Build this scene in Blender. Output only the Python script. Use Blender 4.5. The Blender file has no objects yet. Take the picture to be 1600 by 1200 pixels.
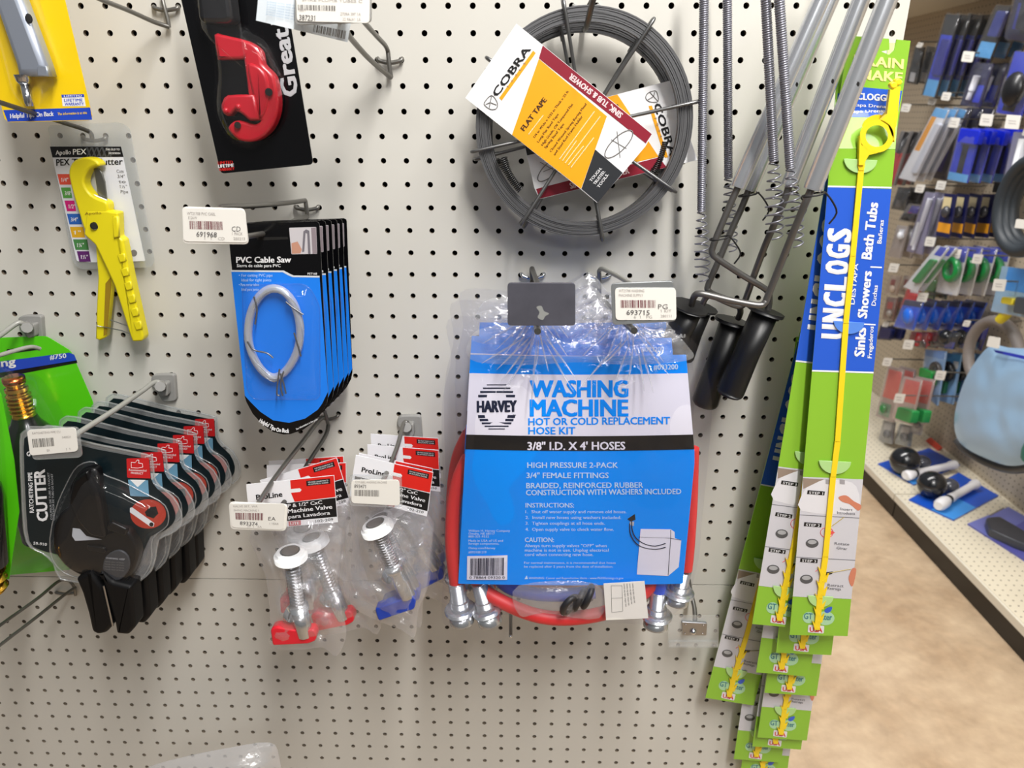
import bpy, math, random
from mathutils import Vector, Matrix, Euler, noise

S = bpy.context.scene
COL = S.collection
random.seed(7)

# ------------------------------------------------------------------ camera
F = 1104.793                       # focal length in pixels of a 1600 x 1200 frame
CAM = Vector((0.4612, -0.8159, 1.5))
EUL = Euler((1.20582, -0.00185, 0.01758), 'XYZ')
cd = bpy.data.cameras.new('camera')
cd.sensor_width = 36.0
cd.lens = F / 1600 * 36.0
cd.clip_start = 0.01
cd.dof.use_dof = True
cd.dof.focus_distance = 0.76
cd.dof.aperture_fstop = 8.0
cam = bpy.data.objects.new('camera', cd)
cam.location = CAM
cam.rotation_euler = EUL
COL.objects.link(cam)
S.camera = cam

# ------------------------------------------------------------------ world, lights, exposure
S.view_settings.view_transform = 'Standard'
S.view_settings.look = 'None'
S.view_settings.gamma = 1.0
S.view_settings.use_curve_mapping = False
S.view_settings.exposure = 0.0
S.cycles.transparent_max_bounces = 40
S.cycles.max_bounces = 8

w = bpy.data.worlds.new('store_ambience')
S.world = w
w.use_nodes = True
nt = w.node_tree
nt.nodes.clear()
wo = nt.nodes.new('ShaderNodeOutputWorld')
bg = nt.nodes.new('ShaderNodeBackground')
tc = nt.nodes.new('ShaderNodeTexCoord')
sp = nt.nodes.new('ShaderNodeSeparateXYZ')
rm = nt.nodes.new('ShaderNodeValToRGB')
ma = nt.nodes.new('ShaderNodeMath'); ma.operation = 'MULTIPLY_ADD'
ma.inputs[1].default_value = 0.5; ma.inputs[2].default_value = 0.5
nt.links.new(tc.outputs['Generated'], sp.inputs[0])
nt.links.new(sp.outputs[2], ma.inputs[0])
nt.links.new(ma.outputs[0], rm.inputs[0])
rm.color_ramp.elements[0].position = 0.25
rm.color_ramp.elements[0].color = (0.24, 0.225, 0.205, 1)
rm.color_ramp.elements[1].position = 0.8
rm.color_ramp.elements[1].color = (0.75, 0.77, 0.80, 1)
nt.links.new(rm.outputs[0], bg.inputs[0])
bg.inputs[1].default_value = 0.29
nt.links.new(bg.outputs[0], wo.inputs[0])

def area(name, loc, tgt, sx, sy, power, col=(1, 1, 1)):
    l = bpy.data.lights.new(name, 'AREA')
    l.shape = 'RECTANGLE'; l.size = sx; l.size_y = sy
    l.energy = power; l.color = col
    o = bpy.data.objects.new(name, l)
    o.location = loc
    d = Vector(tgt) - Vector(loc)
    o.rotation_euler = d.to_track_quat('-Z', 'Y').to_euler()
    COL.objects.link(o)
    return o
area('ceiling_tube_light', (0.80, -1.15, 2.75), (0.55, -0.1, 1.2), 0.13, 1.0, 42, (1.0, 0.975, 0.935))
area('aisle_tube_light', (1.15, 1.6, 2.9), (1.7, 1.6, 0.6), 0.3, 2.4, 74, (1.0, 0.98, 0.95))
area('rear_tube_light', (0.5, -3.4, 2.85), (0.5, 0, 1.2), 1.8, 0.25, 13, (1.0, 0.99, 0.97))
area('aisle_tube_light', (1.5, -0.9, 2.9), (1.4, 0.2, 0.3), 0.3, 1.6, 26, (1.0, 0.98, 0.95))

# ------------------------------------------------------------------ projecting a pixel of the frame onto a real plane
_M = EUL.to_matrix()
def ray(x, y):
    return _M @ Vector(((x - 800) / F, (600 - y) / F, -1.0))
def px(x, y, d=0.0):               # point at distance d in front of the pegboard face (plane y = -d)
    r = ray(x, y)
    return CAM + r * ((-d - CAM.y) / r.y)
def gx(x, y, X):                   # point on the plane x = X
    r = ray(x, y)
    return CAM + r * ((X - CAM.x) / r.x)
def gz(x, y, Z):                   # point on the plane z = Z
    r = ray(x, y)
    return CAM + r * ((Z - CAM.z) / r.z)

class PL:                          # a plane through pixel (x, y) at board distance d, leaning by tilt (about x) and yaw (about z)
    def __init__(s, d, ref=None, tilt=0.0, yaw=0.0):
        s.d = d
        s.n = Vector((0, -1, 0))
        s.n.rotate(Euler((tilt, 0, yaw), 'XYZ'))
        s.p = px(ref[0], ref[1], d) if ref else Vector((0, -d, 1))
    def w(s, x, y, lift=0.0):
        r = ray(x, y)
        p = s.p + s.n * lift
        return CAM + r * ((p - CAM).dot(s.n) / r.dot(s.n))
    def loc(s):
        return s.p.copy()

# ------------------------------------------------------------------ materials
def lin(c):
    return tuple(((v / 255) / 12.92 if v / 255 <= 0.04045 else ((v / 255 + 0.055) / 1.055) ** 2.4) for v in c)
MATS = {}
def M(name, rgb=(200, 200, 200), rough=0.5, metal=0.0, spec=0.5, bump=0.0, bscale=60, var=0.0, vscale=8, coat=0.0, emit=0):
    if name in MATS:
        return MATS[name]
    m = bpy.data.materials.new(name)
    m.use_nodes = True
    t = m.node_tree
    b = t.nodes['Principled BSDF']
    c = lin(rgb) + (1,)
    b.inputs['Base Color'].default_value = c
    b.inputs['Roughness'].default_value = rough
    b.inputs['Metallic'].default_value = metal
    b.inputs['Specular IOR Level'].default_value = spec
    b.inputs['Coat Weight'].default_value = coat
    b.inputs['Coat Roughness'].default_value = 0.08
    if bump or var:
        tcn = t.nodes.new('ShaderNodeTexCoord')
    if bump:
        n = t.nodes.new('ShaderNodeTexNoise'); n.inputs['Scale'].default_value = bscale; n.inputs['Detail'].default_value = 3
        bp = t.nodes.new('ShaderNodeBump'); bp.inputs['Strength'].default_value = bump; bp.inputs['Distance'].default_value = 0.002
        t.links.new(tcn.outputs['Object'], n.inputs['Vector'])
        t.links.new(n.outputs['Fac'], bp.inputs['Height'])
        t.links.new(bp.outputs['Normal'], b.inputs['Normal'])
    if var:
        n = t.nodes.new('ShaderNodeTexNoise'); n.inputs['Scale'].default_value = vscale; n.inputs['Detail'].default_value = 5
        mx = t.nodes.new('ShaderNodeMixRGB'); mx.inputs[1].default_value = tuple(v * (1 - var) for v in c[:3]) + (1,)
        mx.inputs[2].default_value = tuple(min(1, v * (1 + var)) for v in c[:3]) + (1,)
        t.links.new(tcn.outputs['Object'], n.inputs['Vector'])
        t.links.new(n.outputs['Fac'], mx.inputs[0])
        t.links.new(mx.outputs[0], b.inputs['Base Color'])
    MATS[name] = m
    return m

def CLEAR(name, tint=(250, 250, 252), haze=0.04, gloss=0.06, rough=0.08, bump=0.0, edge=0.4, bscale=30, stretch=(1, 1, 1)):
    if name in MATS:
        return MATS[name]
    m = bpy.data.materials.new(name)
    m.use_nodes = True
    t = m.node_tree
    t.nodes.clear()
    o = t.nodes.new('ShaderNodeOutputMaterial')
    tr = t.nodes.new('ShaderNodeBsdfTransparent'); tr.inputs[0].default_value = lin(tint) + (1,)
    df = t.nodes.new('ShaderNodeBsdfDiffuse'); df.inputs[0].default_value = (0.8, 0.8, 0.8, 1)
    gl = t.nodes.new('ShaderNodeBsdfGlossy'); gl.inputs['Roughness'].default_value = rough; gl.inputs[0].default_value = (1, 1, 1, 1)
    m1 = t.nodes.new('ShaderNodeMixShader'); m1.inputs[0].default_value = haze
    m2 = t.nodes.new('ShaderNodeMixShader')
    lw = t.nodes.new('ShaderNodeLayerWeight'); lw.inputs[0].default_value = 0.5
    pw = t.nodes.new('ShaderNodeMath'); pw.operation = 'POWER'; pw.inputs[1].default_value = 4
    mp = t.nodes.new('ShaderNodeMath'); mp.operation = 'MULTIPLY_ADD'; mp.inputs[1].default_value = edge; mp.inputs[2].default_value = gloss
    t.links.new(lw.outputs['Facing'], pw.inputs[0])
    t.links.new(pw.outputs[0], mp.inputs[0])
    t.links.new(tr.outputs[0], m1.inputs[1]); t.links.new(df.outputs[0], m1.inputs[2])
    t.links.new(m1.outputs[0], m2.inputs[1]); t.links.new(gl.outputs[0], m2.inputs[2])
    t.links.new(mp.outputs[0], m2.inputs[0])
    if bump:
        tcn = t.nodes.new('ShaderNodeTexCoord')
        mg = t.nodes.new('ShaderNodeMapping'); mg.inputs['Scale'].default_value = stretch
        n = t.nodes.new('ShaderNodeTexNoise'); n.inputs['Scale'].default_value = bscale; n.inputs['Detail'].default_value = 4
        n.inputs['Distortion'].default_value = 0.6
        bp = t.nodes.new('ShaderNodeBump'); bp.inputs['Strength'].default_value = bump; bp.inputs['Distance'].default_value = 0.004
        t.links.new(tcn.outputs['Object'], mg.inputs['Vector']); t.links.new(mg.outputs[0], n.inputs['Vector'])
        t.links.new(n.outputs['Fac'], bp.inputs['Height'])
        t.links.new(bp.outputs['Normal'], gl.inputs['Normal'])
        t.links.new(bp.outputs['Normal'], lw.inputs['Normal'])
    t.links.new(m2.outputs[0], o.inputs[0])
    MATS[name] = m
    return m

WHITE = M('white_print', (238, 238, 240), 0.45)
PAPER = M('label_paper', (236, 233, 226), 0.6)
BLACK = M('black_print', (16, 16, 18), 0.4)
INK = M('grey_ink', (120, 118, 116), 0.6)
WIRE = M('dull_zinc_wire', (125, 123, 118), 0.38, 0.75)
DWIRE = M('dark_steel_wire', (96, 95, 92), 0.36, 0.8)
CHROME = M('chrome', (215, 217, 220), 0.14, 1.0)
STEEL = M('brushed_steel', (170, 172, 176), 0.3, 1.0)
GREYP = M('grey_plastic', (150, 149, 146), 0.45)
RED = M('red_print', (214, 36, 32), 0.4)
CLR = CLEAR('clear_blister', haze=0.012, gloss=0.025, rough=0.06, edge=.22)
CLRE = CLEAR('clear_blister_edge', tint=(247, 249, 250), haze=0.14, gloss=0.06, rough=0.12)
FILM = CLEAR('clear_bag_film', haze=0.07, gloss=0.03, rough=0.10, bump=0.5, bscale=22, stretch=(1.6, 1, 0.6))

# ------------------------------------------------------------------ mesh builder
_G = {}
def glyphs(s, bold):
    k = (s, bold)
    if k in _G:
        return _G[k]
    raw = s.startswith('\0')          # a measuring call: no flags on the ones
    if raw:
        s = s[1:]
    c = bpy.data.curves.new('t', 'FONT')
    c.body = s
    c.size = 1.0
    c.resolution_u = 2
    o = bpy.data.objects.new('t', c)
    me = bpy.data.meshes.new_from_object(o)
    vs = [v.co.copy() for v in me.vertices]
    fs = [list(p.vertices) for p in me.polygons]
    bpy.data.objects.remove(o); bpy.data.curves.remove(c); bpy.data.meshes.remove(me)
    if '1' in s and len(s) < 40 and not raw:
        for i, ch in enumerate(s):
            if ch == '1':
                pv, _ = glyphs('\0' + s[:i + 1], bold)
                xr = max(v.x for v in pv)
                o0 = len(vs); sw = .075
                vs += [Vector((xr - sw, CAPH, 0)), Vector((xr - sw - .13, CAPH * .80, 0)), Vector((xr - sw - .13, CAPH * .72, 0)), Vector((xr - sw * .5, CAPH * .88, 0))]
                fs.append([o0, o0 + 1, o0 + 2, o0 + 3])
    _G[k] = (vs, fs)
    return _G[k]
CAPH = 0.7
_hv, _ = glyphs('H', 0)
CAPH = max(v.y for v in _hv)

def rp(pts, r=6, n=4):             # round the corners of a polygon
    out = []
    N = len(pts)
    for i in range(N):
        a, b, c = Vector(pts[i - 1]), Vector(pts[i]), Vector(pts[(i + 1) % N])
        u, v = a - b, c - b
        lu, lv = u.length, v.length
        if lu < 1e-9 or lv < 1e-9:
            continue
        rr = min(r, lu * 0.45, lv * 0.45)
        p, q = b + u / lu * rr, b + v / lv * rr
        for k in range(n + 1):
            t = k / n
            out.append(tuple((1 - t) ** 2 * p + 2 * t * (1 - t) * b + t * t * q))
    return out
def smooth(pts, n=3, closed=True):   # Catmull-Rom through points of any dimension
    out = []
    N = len(pts)
    rng = range(N) if closed else range(N - 1)
    V = [Vector(p) for p in pts]
    for i in rng:
        if closed:
            p0, p1, p2, p3 = V[i - 1], V[i], V[(i + 1) % N], V[(i + 2) % N]
        else:
            p0, p1, p2, p3 = V[max(i - 1, 0)], V[i], V[i + 1], V[min(i + 2, N - 1)]
        for k in range(n):
            t = k / n
            out.append(0.5 * ((2 * p1) + (p2 - p0) * t + (2 * p0 - 5 * p1 + 4 * p2 - p3) * t * t + (3 * p1 - p0 - 3 * p2 + p3) * t ** 3))
    if not closed:
        out.append(V[-1])
    return out
def ell(cx, cy, rx, ry, n=24, a0=0, a1=360, rot=0):
    full = abs(a1 - a0) >= 360
    N = n if full else n + 1
    cr, sr = math.cos(math.radians(rot)), math.sin(math.radians(rot))
    r = []
    for i in range(N):
        a = math.radians(a0 + (a1 - a0) * i / n)
        x, y = rx * math.cos(a), ry * math.sin(a)
        r.append((cx + x * cr - y * sr, cy + x * sr + y * cr))
    return r
def quad(x0, y0, x1, y1):
    return [(x0, y0), (x1, y0), (x1, y1), (x0, y1)]
def tm(a, b, c, d, off=(0, 0), s=1.0):   # unit square (u right, v down) with corners a b c d -> pixel
    def f(u, v):
        x = (1 - u) * (1 - v) * a[0] + u * (1 - v) * b[0] + u * v * c[0] + (1 - u) * v * d[0]
        y = (1 - u) * (1 - v) * a[1] + u * (1 - v) * b[1] + u * v * c[1] + (1 - u) * v * d[1]
        return (x, y)
    return f

class MB:
    def __init__(s):
        s.v = []; s.f = []; s.m = []; s.s = []; s.mats = []
    def mi(s, mat):
        if mat not in s.mats:
            s.mats.append(mat)
        return s.mats.index(mat)
    def add(s, vs, fs, mat, sm=False):
        o = len(s.v); k = s.mi(mat)
        s.v.extend(Vector(v) for v in vs)
        for f in fs:
            s.f.append([i + o for i in f]); s.m.append(k); s.s.append(sm)
    def poly(s, pts, mat):
        s.add(pts, [list(range(len(pts)))], mat)
    # flat print: pixel outline on a plane
    def pg(s, pts, pl, lift, mat):
        s.poly([pl.w(p[0], p[1], lift) for p in pts], mat)
    def text(s, t, p0, p1, h, pl, lift, mat, bold=1.0, shear=0.0, up=None):
        vs, fs = glyphs(t, 0)
        if not vs:
            return
        x0 = min(v.x for v in vs); x1 = max(v.x for v in vs)
        P0, P1 = Vector(p0), Vector(p1)
        e = P1 - P0
        u = Vector(up) if up else Vector((e.y, -e.x))
        u = u.normalized() * h
        k = 0.028 * bold * h            # heavier strokes by overprinting shifted copies
        en, un = e.normalized(), u.normalized()
        sh = [(0, 0)] if bold < .3 else ([(-k, 0), (k, 0)] if h < 6 else [(-k, -k * .5), (k, -k * .5), (k, k * .5), (-k, k * .5)])
        if bold > 1.5: sh += [(0, 0)]
        if bold > 2.3: sh += [(-k * .5, 0), (k * .5, 0), (0, -k * .5), (0, k * .5)]
        L = e.length
        for ns, (sx, sy) in enumerate(sh):
            out = []
            for v in vs:
                a = (v.x - x0) / max(x1 - x0, 1e-6) ; b = v.y / CAPH
                q = P0 + en * (k + a * (L - 2 * k) + sx) + u * b + un * sy
                out.append(pl.w(q.x, q.y, lift + ns * .00005))
            s.add(out, fs, mat)
    def barcode(s, f, u0, v0, u1, v1, pl, lift, mat, n=26, seed=1):
        r = random.Random(seed); x = u0
        st = (u1 - u0) / n / 1.6
        while x < u1:
            wd = st * r.choice((0.5, 0.8, 1.2, 1.7))
            s.pg([f(x, v0), f(min(x + wd, u1), v0), f(min(x + wd, u1), v1), f(x, v1)], pl, lift, mat)
            x += wd + st * r.choice((0.5, 0.7, 1.1))
    # solid from a pixel outline on a plane: from lift l0 (back) to l1 (front) with a bevelled front rim
    def prism(s, pts, pl, l0, l1, mat, bev=0.0, back=True, sm=False, mode=None):
        W = [pl.w(p[0], p[1], l1) for p in pts]
        s.solid(W, pl.n, l1 - l0, mat, bev, back, sm)
    def solid(s, W, n, depth, mat, bev=0.0, back=True, sm=False):
        n = n.normalized(); N = len(W)
        nrm = Vector((0, 0, 0))
        for i in range(N):
            nrm += W[i].cross(W[(i + 1) % N])
        if nrm.dot(n) < 0:
            W = W[::-1]
        rings = []
        if bev:
            ins = []
            for i in range(N):
                a = (W[i] - W[i - 1]); b = (W[(i + 1) % N] - W[i])
                a = a.normalized() if a.length > 1e-9 else b.normalized(); b = b.normalized() if b.length > 1e-9 else a
                na, nb = n.cross(a), n.cross(b)
                h = na + nb
                if h.length < 1e-6: h = na
                h.normalize()
                k = 1 / max(0.5, h.dot(na))
                ins.append(h * k)
            for t in (0, 0.35, 0.75, 1.0):
                a = t * math.pi / 2
                rings.append([W[i] + ins[i] * bev * (1 - math.sin(a)) - n * bev * (1 - math.cos(a)) for i in range(N)])
            # t=0 -> inset at the face; t=1 -> full outline, bev behind the face
        else:
            rings.append(W[:])
        rings.append([p - n * depth for p in W])
        vs = [p for r in rings for p in r]
        s.add(rings[0], [list(range(N))], mat, False)
        fs = []
        for k in range(len(rings) - 1):
            for i in range(N):
                j = (i + 1) % N
                fs.append([k * N + i, (k + 1) * N + i, (k + 1) * N + j, k * N + j])
        s.add(vs, fs, mat, sm or bev > 0)
        if back:
            s.add(rings[-1], [list(range(N))[::-1]], mat, False)
    def box(s, c, sx, sy, sz, mat, rot=None):
        R = rot.to_matrix() if rot else Matrix.Identity(3)
        vs = [Vector(c) + R @ Vector((x * sx / 2, y * sy / 2, z * sz / 2)) for x in (-1, 1) for y in (-1, 1) for z in (-1, 1)]
        s.add(vs, [[0, 1, 3, 2], [4, 6, 7, 5], [0, 4, 5, 1], [2, 3, 7, 6], [0, 2, 6, 4], [1, 5, 7, 3]], mat)
    def tube(s, pts, r, mat, seg=8, closed=False, caps=True, flat=1.0):
        P = [Vector(p) for p in pts]
        N = len(P)
        R = r if isinstance(r, (list, tuple)) else [r] * N
        T = []
        for i in range(N):
            if closed: t = P[(i + 1) % N] - P[i - 1]
            else: t = P[min(i + 1, N - 1)] - P[max(i - 1, 0)]
            T.append(t.normalized() if t.length > 1e-12 else Vector((0, 0, 1)))
        a = Vector((0, 1, 0)) if abs(T[0].y) < 0.9 else Vector((1, 0, 0))
        u = (a - T[0] * a.dot(T[0])).normalized()
        vs = []
        for i in range(N):
            u = (u - T[i] * u.dot(T[i]))
            u = u.normalized() if u.length > 1e-9 else T[i].orthogonal().normalized()
            v = T[i].cross(u)
            for k in range(seg):
                an = 2 * math.pi * k / seg
                vs.append(P[i] + (u * math.cos(an) * flat + v * math.sin(an)) * R[i])
        fs = []
        for i in range(N if closed else N - 1):
            j = (i + 1) % N
            for k in range(seg):
                l = (k + 1) % seg
                fs.append([i * seg + k, i * seg + l, j * seg + l, j * seg + k])
        s.add(vs, fs, mat, True)
        if caps and not closed:
            s.add(vs[:seg], [list(range(seg))[::-1]], mat)
            s.add(vs[-seg:], [list(range(seg))], mat)
    def lathe(s, p0, p1, prof, mat, seg=20, caps=True):   # prof: (fraction along p0->p1, radius)
        p0, p1 = Vector(p0), Vector(p1)
        ax = (p1 - p0); t = ax.normalized(); u = t.orthogonal().normalized(); v = t.cross(u)
        L = ax.length
        q = []                          # split rings where the outline turns sharply so the edge stays crisp
        for i, pt in enumerate(prof):
            q.append(pt)
            if 0 < i < len(prof) - 1:
                d0 = Vector(((pt[0] - prof[i - 1][0]) * L, pt[1] - prof[i - 1][1])); d1 = Vector(((prof[i + 1][0] - pt[0]) * L, prof[i + 1][1] - pt[1]))
                if d0.length > 1e-9 and d1.length > 1e-9 and d0.angle(d1) > 0.6:
                    q.append(pt)
        prof = q
        vs = []
        for (a, r) in prof:
            for k in range(seg):
                an = 2 * math.pi * k / seg
                vs.append(p0 + ax * a + (u * math.cos(an) + v * math.sin(an)) * r)
        fs = []
        for i in range(len(prof) - 1):
            for k in range(seg):
                l = (k + 1) % seg
                fs.append([i * seg + k, i * seg + l, (i + 1) * seg + l, (i + 1) * seg + k])
        s.add(vs, fs, mat, True)
        if caps:
            s.add(vs[:seg], [list(range(seg))[::-1]], mat); s.add(vs[-seg:], [list(range(seg))], mat)
    def ball(s, c, r, mat, seg=16, sq=(1, 1, 1)):
        vs = []; fs = []
        n = seg // 2
        for i in range(n + 1):
            th = math.pi * i / n
            for k in range(seg):
                an = 2 * math.pi * k / seg
                vs.append(Vector(c) + Vector((r * sq[0] * math.sin(th) * math.cos(an), r * sq[1] * math.sin(th) * math.sin(an), r * sq[2] * math.cos(th))))
        for i in range(n):
            for k in range(seg):
                l = (k + 1) % seg
                fs.append([i * seg + k, (i + 1) * seg + k, (i + 1) * seg + l, i * seg + l])
        s.add(vs, fs, mat, True)
    # a soft bag or dome: star-shaped pixel outline, filled by rings; lift profile thick*(1-t^p) plus crumple noise
    def pillow(s, pts, c, pl, l0, thick, mat, rings=8, p=2.5, crumple=0.0, nsc=40, both=True, seed=0, fold=None):
        N = len(pts)
        for side in ((1, -1) if both else (1,)):
            vs = []; fs = []
            for k in range(rings + 1):
                t = k / rings
                for q in pts:
                    x = c[0] + (q[0] - c[0]) * t; y = c[1] + (q[1] - c[1]) * t
                    W = pl.w(x, y, l0)
                    b = thick * (1 - t ** p)
                    nz = noise.noise((W + Vector((seed * 3.1, side * 5, 0))) * nsc) * crumple * min(1, (1 - t) * 3 + 0.15)
                    if fold and side > 0: nz += fold(x, y)
                    vs.append(pl.w(x, y, l0 + side * b * (1 if side > 0 else 0.4) + nz))
            for k in range(rings):
                for i in range(N):
                    j = (i + 1) % N
                    fs.append([k * N + i, (k + 1) * N + i, (k + 1) * N + j, k * N + j])
            s.add(vs, fs, mat, True)
    def build(s, name, parent=None, loc=None, autosm=None):
        me = bpy.data.meshes.new(name)
        o = bpy.data.objects.new(name, me)
        if parent is not None:
            org = parent['_org'] if '_org' in parent else (0, 0, 0)
            org = Vector(org)
            o.parent = parent
        else:
            org = Vector(loc) if loc is not None else (sum(s.v, Vector((0, 0, 0))) / max(1, len(s.v)))
            o.location = org
        ORG[o] = org if parent is None else ORG[parent]
        if parent is not None:
            org = ORG[parent]
        me.from_pydata([tuple(v - org) for v in s.v], [], s.f)
        for m in s.mats:
            me.materials.append(m)
        me.polygons.foreach_set('material_index', s.m)
        me.polygons.foreach_set('use_smooth', s.s)
        me.update()
        COL.objects.link(o)
        return o
ORG = {}
def tag(o, label=None, cat=None, group=None, kind=None):
    if label: o['label'] = label
    if cat: o['category'] = cat
    if group: o['group'] = group
    if kind: o['kind'] = kind
    return o
def thing(name, label, cat, loc, group=None):
    o = bpy.data.objects.new(name, None)
    o.empty_display_size = 0.02
    o.location = loc
    ORG[o] = Vector(loc)
    COL.objects.link(o)
    return tag(o, label, cat, group)
def dup(root, loc, rot=(0, 0, 0), label=None, group=None):
    r = root.copy(); COL.objects.link(r)
    r.location = loc; r.rotation_euler = rot
    if label: r['label'] = label
    if group: r['group'] = group
    ORG[r] = Vector(loc)
    for ch in list(root.children):
        c = ch.copy(); COL.objects.link(c); c.parent = r
        for g in list(ch.children):
            d = g.copy(); COL.objects.link(d); d.parent = c
    return r
# ------------------------------------------------------------------ the setting
PITCH = 0.0254
ZTOP = 1.6036                      # height of the hole row at the top of the picture
BOARD = M('cream_pegboard', (207, 204, 196), 0.55, var=0.04, vscale=5)
HOLE = M('hole_edge', (120, 108, 92), 0.8)
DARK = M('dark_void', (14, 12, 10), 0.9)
def pegpanel(name, c0, c1, r0, r1, ztop_edge, zbot_edge, label):
    mb = MB()
    R = 0.0031; n = 10; T = 0.005
    ang = [2 * math.pi * k / n + math.pi / n for k in range(n)]
    h = PITCH / 2
    X0 = c0 * PITCH - h; X1 = c1 * PITCH + h
    Z0 = ZTOP - r0 * PITCH + h; Z1 = ZTOP - r1 * PITCH - h
    for c in range(c0, c1 + 1):
        for r in range(r0, r1 + 1):
            cx, cz = c * PITCH, ZTOP - r * PITCH
            ci = [(cx + R * math.cos(a), cz + R * math.sin(a)) for a in ang]
            # square ring points: project each direction to the cell border
            sq = []
            for a in ang:
                k = h / max(abs(math.cos(a)), abs(math.sin(a)))
                sq.append((cx + k * math.cos(a), cz + k * math.sin(a)))
            cor = [(cx + h, cz + h), (cx - h, cz + h), (cx - h, cz - h), (cx + h, cz - h)]
            vs = [(x, 0, z) for x, z in ci] + [(x, 0, z) for x, z in sq] + [(x, 0, z) for x, z in cor] + [(x, T, z) for x, z in ci]
            fs = []
            for k in range(n):
                l = (k + 1) % n
                f = [k, n + k]
                a0, a1 = ang[k], ang[k] + 2 * math.pi / n
                for q in range(4):
                    ca = math.pi / 4 + q * math.pi / 2
                    if a0 < ca - 1e-6 and ca + 1e-6 < a1:
                        f.append(2 * n + q)
                f += [n + l, l]
                fs.append(f)
            mb.add(vs, fs, BOARD)
            mb.add(vs, [[l, 2 * n + 4 + l, 2 * n + 4 + k, k] for k in range(n) for l in [(k + 1) % n]], HOLE)
    # plain margins above and below, and the edges
    if ztop_edge > Z0: mb.poly([(X0, 0, Z0), (X1, 0, Z0), (X1, 0, ztop_edge), (X0, 0, ztop_edge)], BOARD)
    if zbot_edge < Z1: mb.poly([(X0, 0, zbot_edge), (X1, 0, zbot_edge), (X1, 0, Z1), (X0, 0, Z1)], BOARD)
    zt, zb = max(Z0, ztop_edge), min(Z1, zbot_edge)
    mb.poly([(X0, 0, zb), (X1, 0, zb), (X1, T, zb), (X0, T, zb)], BOARD)
    mb.poly([(X0, 0, zt), (X1, 0, zt), (X1, T, zt), (X0, T, zt)], BOARD)
    mb.poly([(X1, 0, zb), (X1, T, zb), (X1, T, zt), (X1, 0, zt)], BOARD)
    o = mb.build(name, loc=(0, 0, 1))
    tag(o, label, 'pegboard', kind='structure')
zs = ZTOP - 27.9 * PITCH
pegpanel('wall_back', -16, 33, -7, 27, ZTOP + 7.5 * PITCH, zs, 'upper cream pegboard panel with rows of round holes')
pegpanel('wall_back_lower', -16, 33, 29, 58, zs - 0.0016, ZTOP - 58.5 * PITCH, 'lower cream pegboard panel below the horizontal seam')
mb = MB()
X1 = 33.5 * PITCH; X0 = -16.5 * PITCH
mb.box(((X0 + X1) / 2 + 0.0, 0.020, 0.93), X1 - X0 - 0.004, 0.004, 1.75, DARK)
mb.box((X1 - 0.006, 0.014, 0.95), 0.010, 0.017, 1.7, BOARD)
tag(mb.build('trim_1'), 'dark backing and side upright behind the pegboard', 'backing', kind='structure')
mb = MB()
mb.box(((X0 + X1) / 2, 0.0095, 0.062), X1 - X0, 0.012, 0.124, BOARD)
tag(mb.build('baseboard_back'), 'cream base panel below the pegboard', 'base', kind='structure')

# floor
fm = bpy.data.materials.new('worn_tan_concrete'); fm.use_nodes = True
t = fm.node_tree; b = t.nodes['Principled BSDF']; b.inputs['Roughness'].default_value = 0.45
tcn = t.nodes.new('ShaderNodeTexCoord')
n1 = t.nodes.new('ShaderNodeTexNoise'); n1.inputs['Scale'].default_value = 3.2; n1.inputs['Detail'].default_value = 8; n1.inputs['Roughness'].default_value = 0.62
n2 = t.nodes.new('ShaderNodeTexNoise'); n2.inputs['Scale'].default_value = 26; n2.inputs['Detail'].default_value = 6
cr = t.nodes.new('ShaderNodeValToRGB')
cr.color_ramp.elements[0].position = 0.3; cr.color_ramp.elements[0].color = lin((172, 144, 114)) + (1,)
cr.color_ramp.elements[1].position = 0.7; cr.color_ramp.elements[1].color = lin((206, 182, 152)) + (1,)
mx = t.nodes.new('ShaderNodeMixRGB'); mx.blend_type = 'OVERLAY'; mx.inputs[0].default_value = 0.3
t.links.new(tcn.outputs['Object'], n1.inputs['Vector']); t.links.new(tcn.outputs['Object'], n2.inputs['Vector'])
t.links.new(n1.outputs['Fac'], cr.inputs[0]); t.links.new(cr.outputs[0], mx.inputs[1]); t.links.new(n2.outputs['Fac'], mx.inputs[2])
t.links.new(mx.outputs[0], b.inputs['Base Color'])
mb = MB()
mb.poly([(-2.5, -3, 0), (5, -3, 0), (5, 9, 0), (-2.5, 9, 0)], fm)
tag(mb.build('floor', loc=(0, 0, 0)), 'worn tan concrete shop floor', 'floor', kind='structure')

# gondola across the aisle: kick plate, deck, pegboard back, top shelf
GX = 1.935; PX = 2.345; DZ = 0.105
KICK = M('black_kick_plate', (20, 19, 18), 0.35)
CREAM = M('cream_steel', (226, 219, 202), 0.45)
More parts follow.
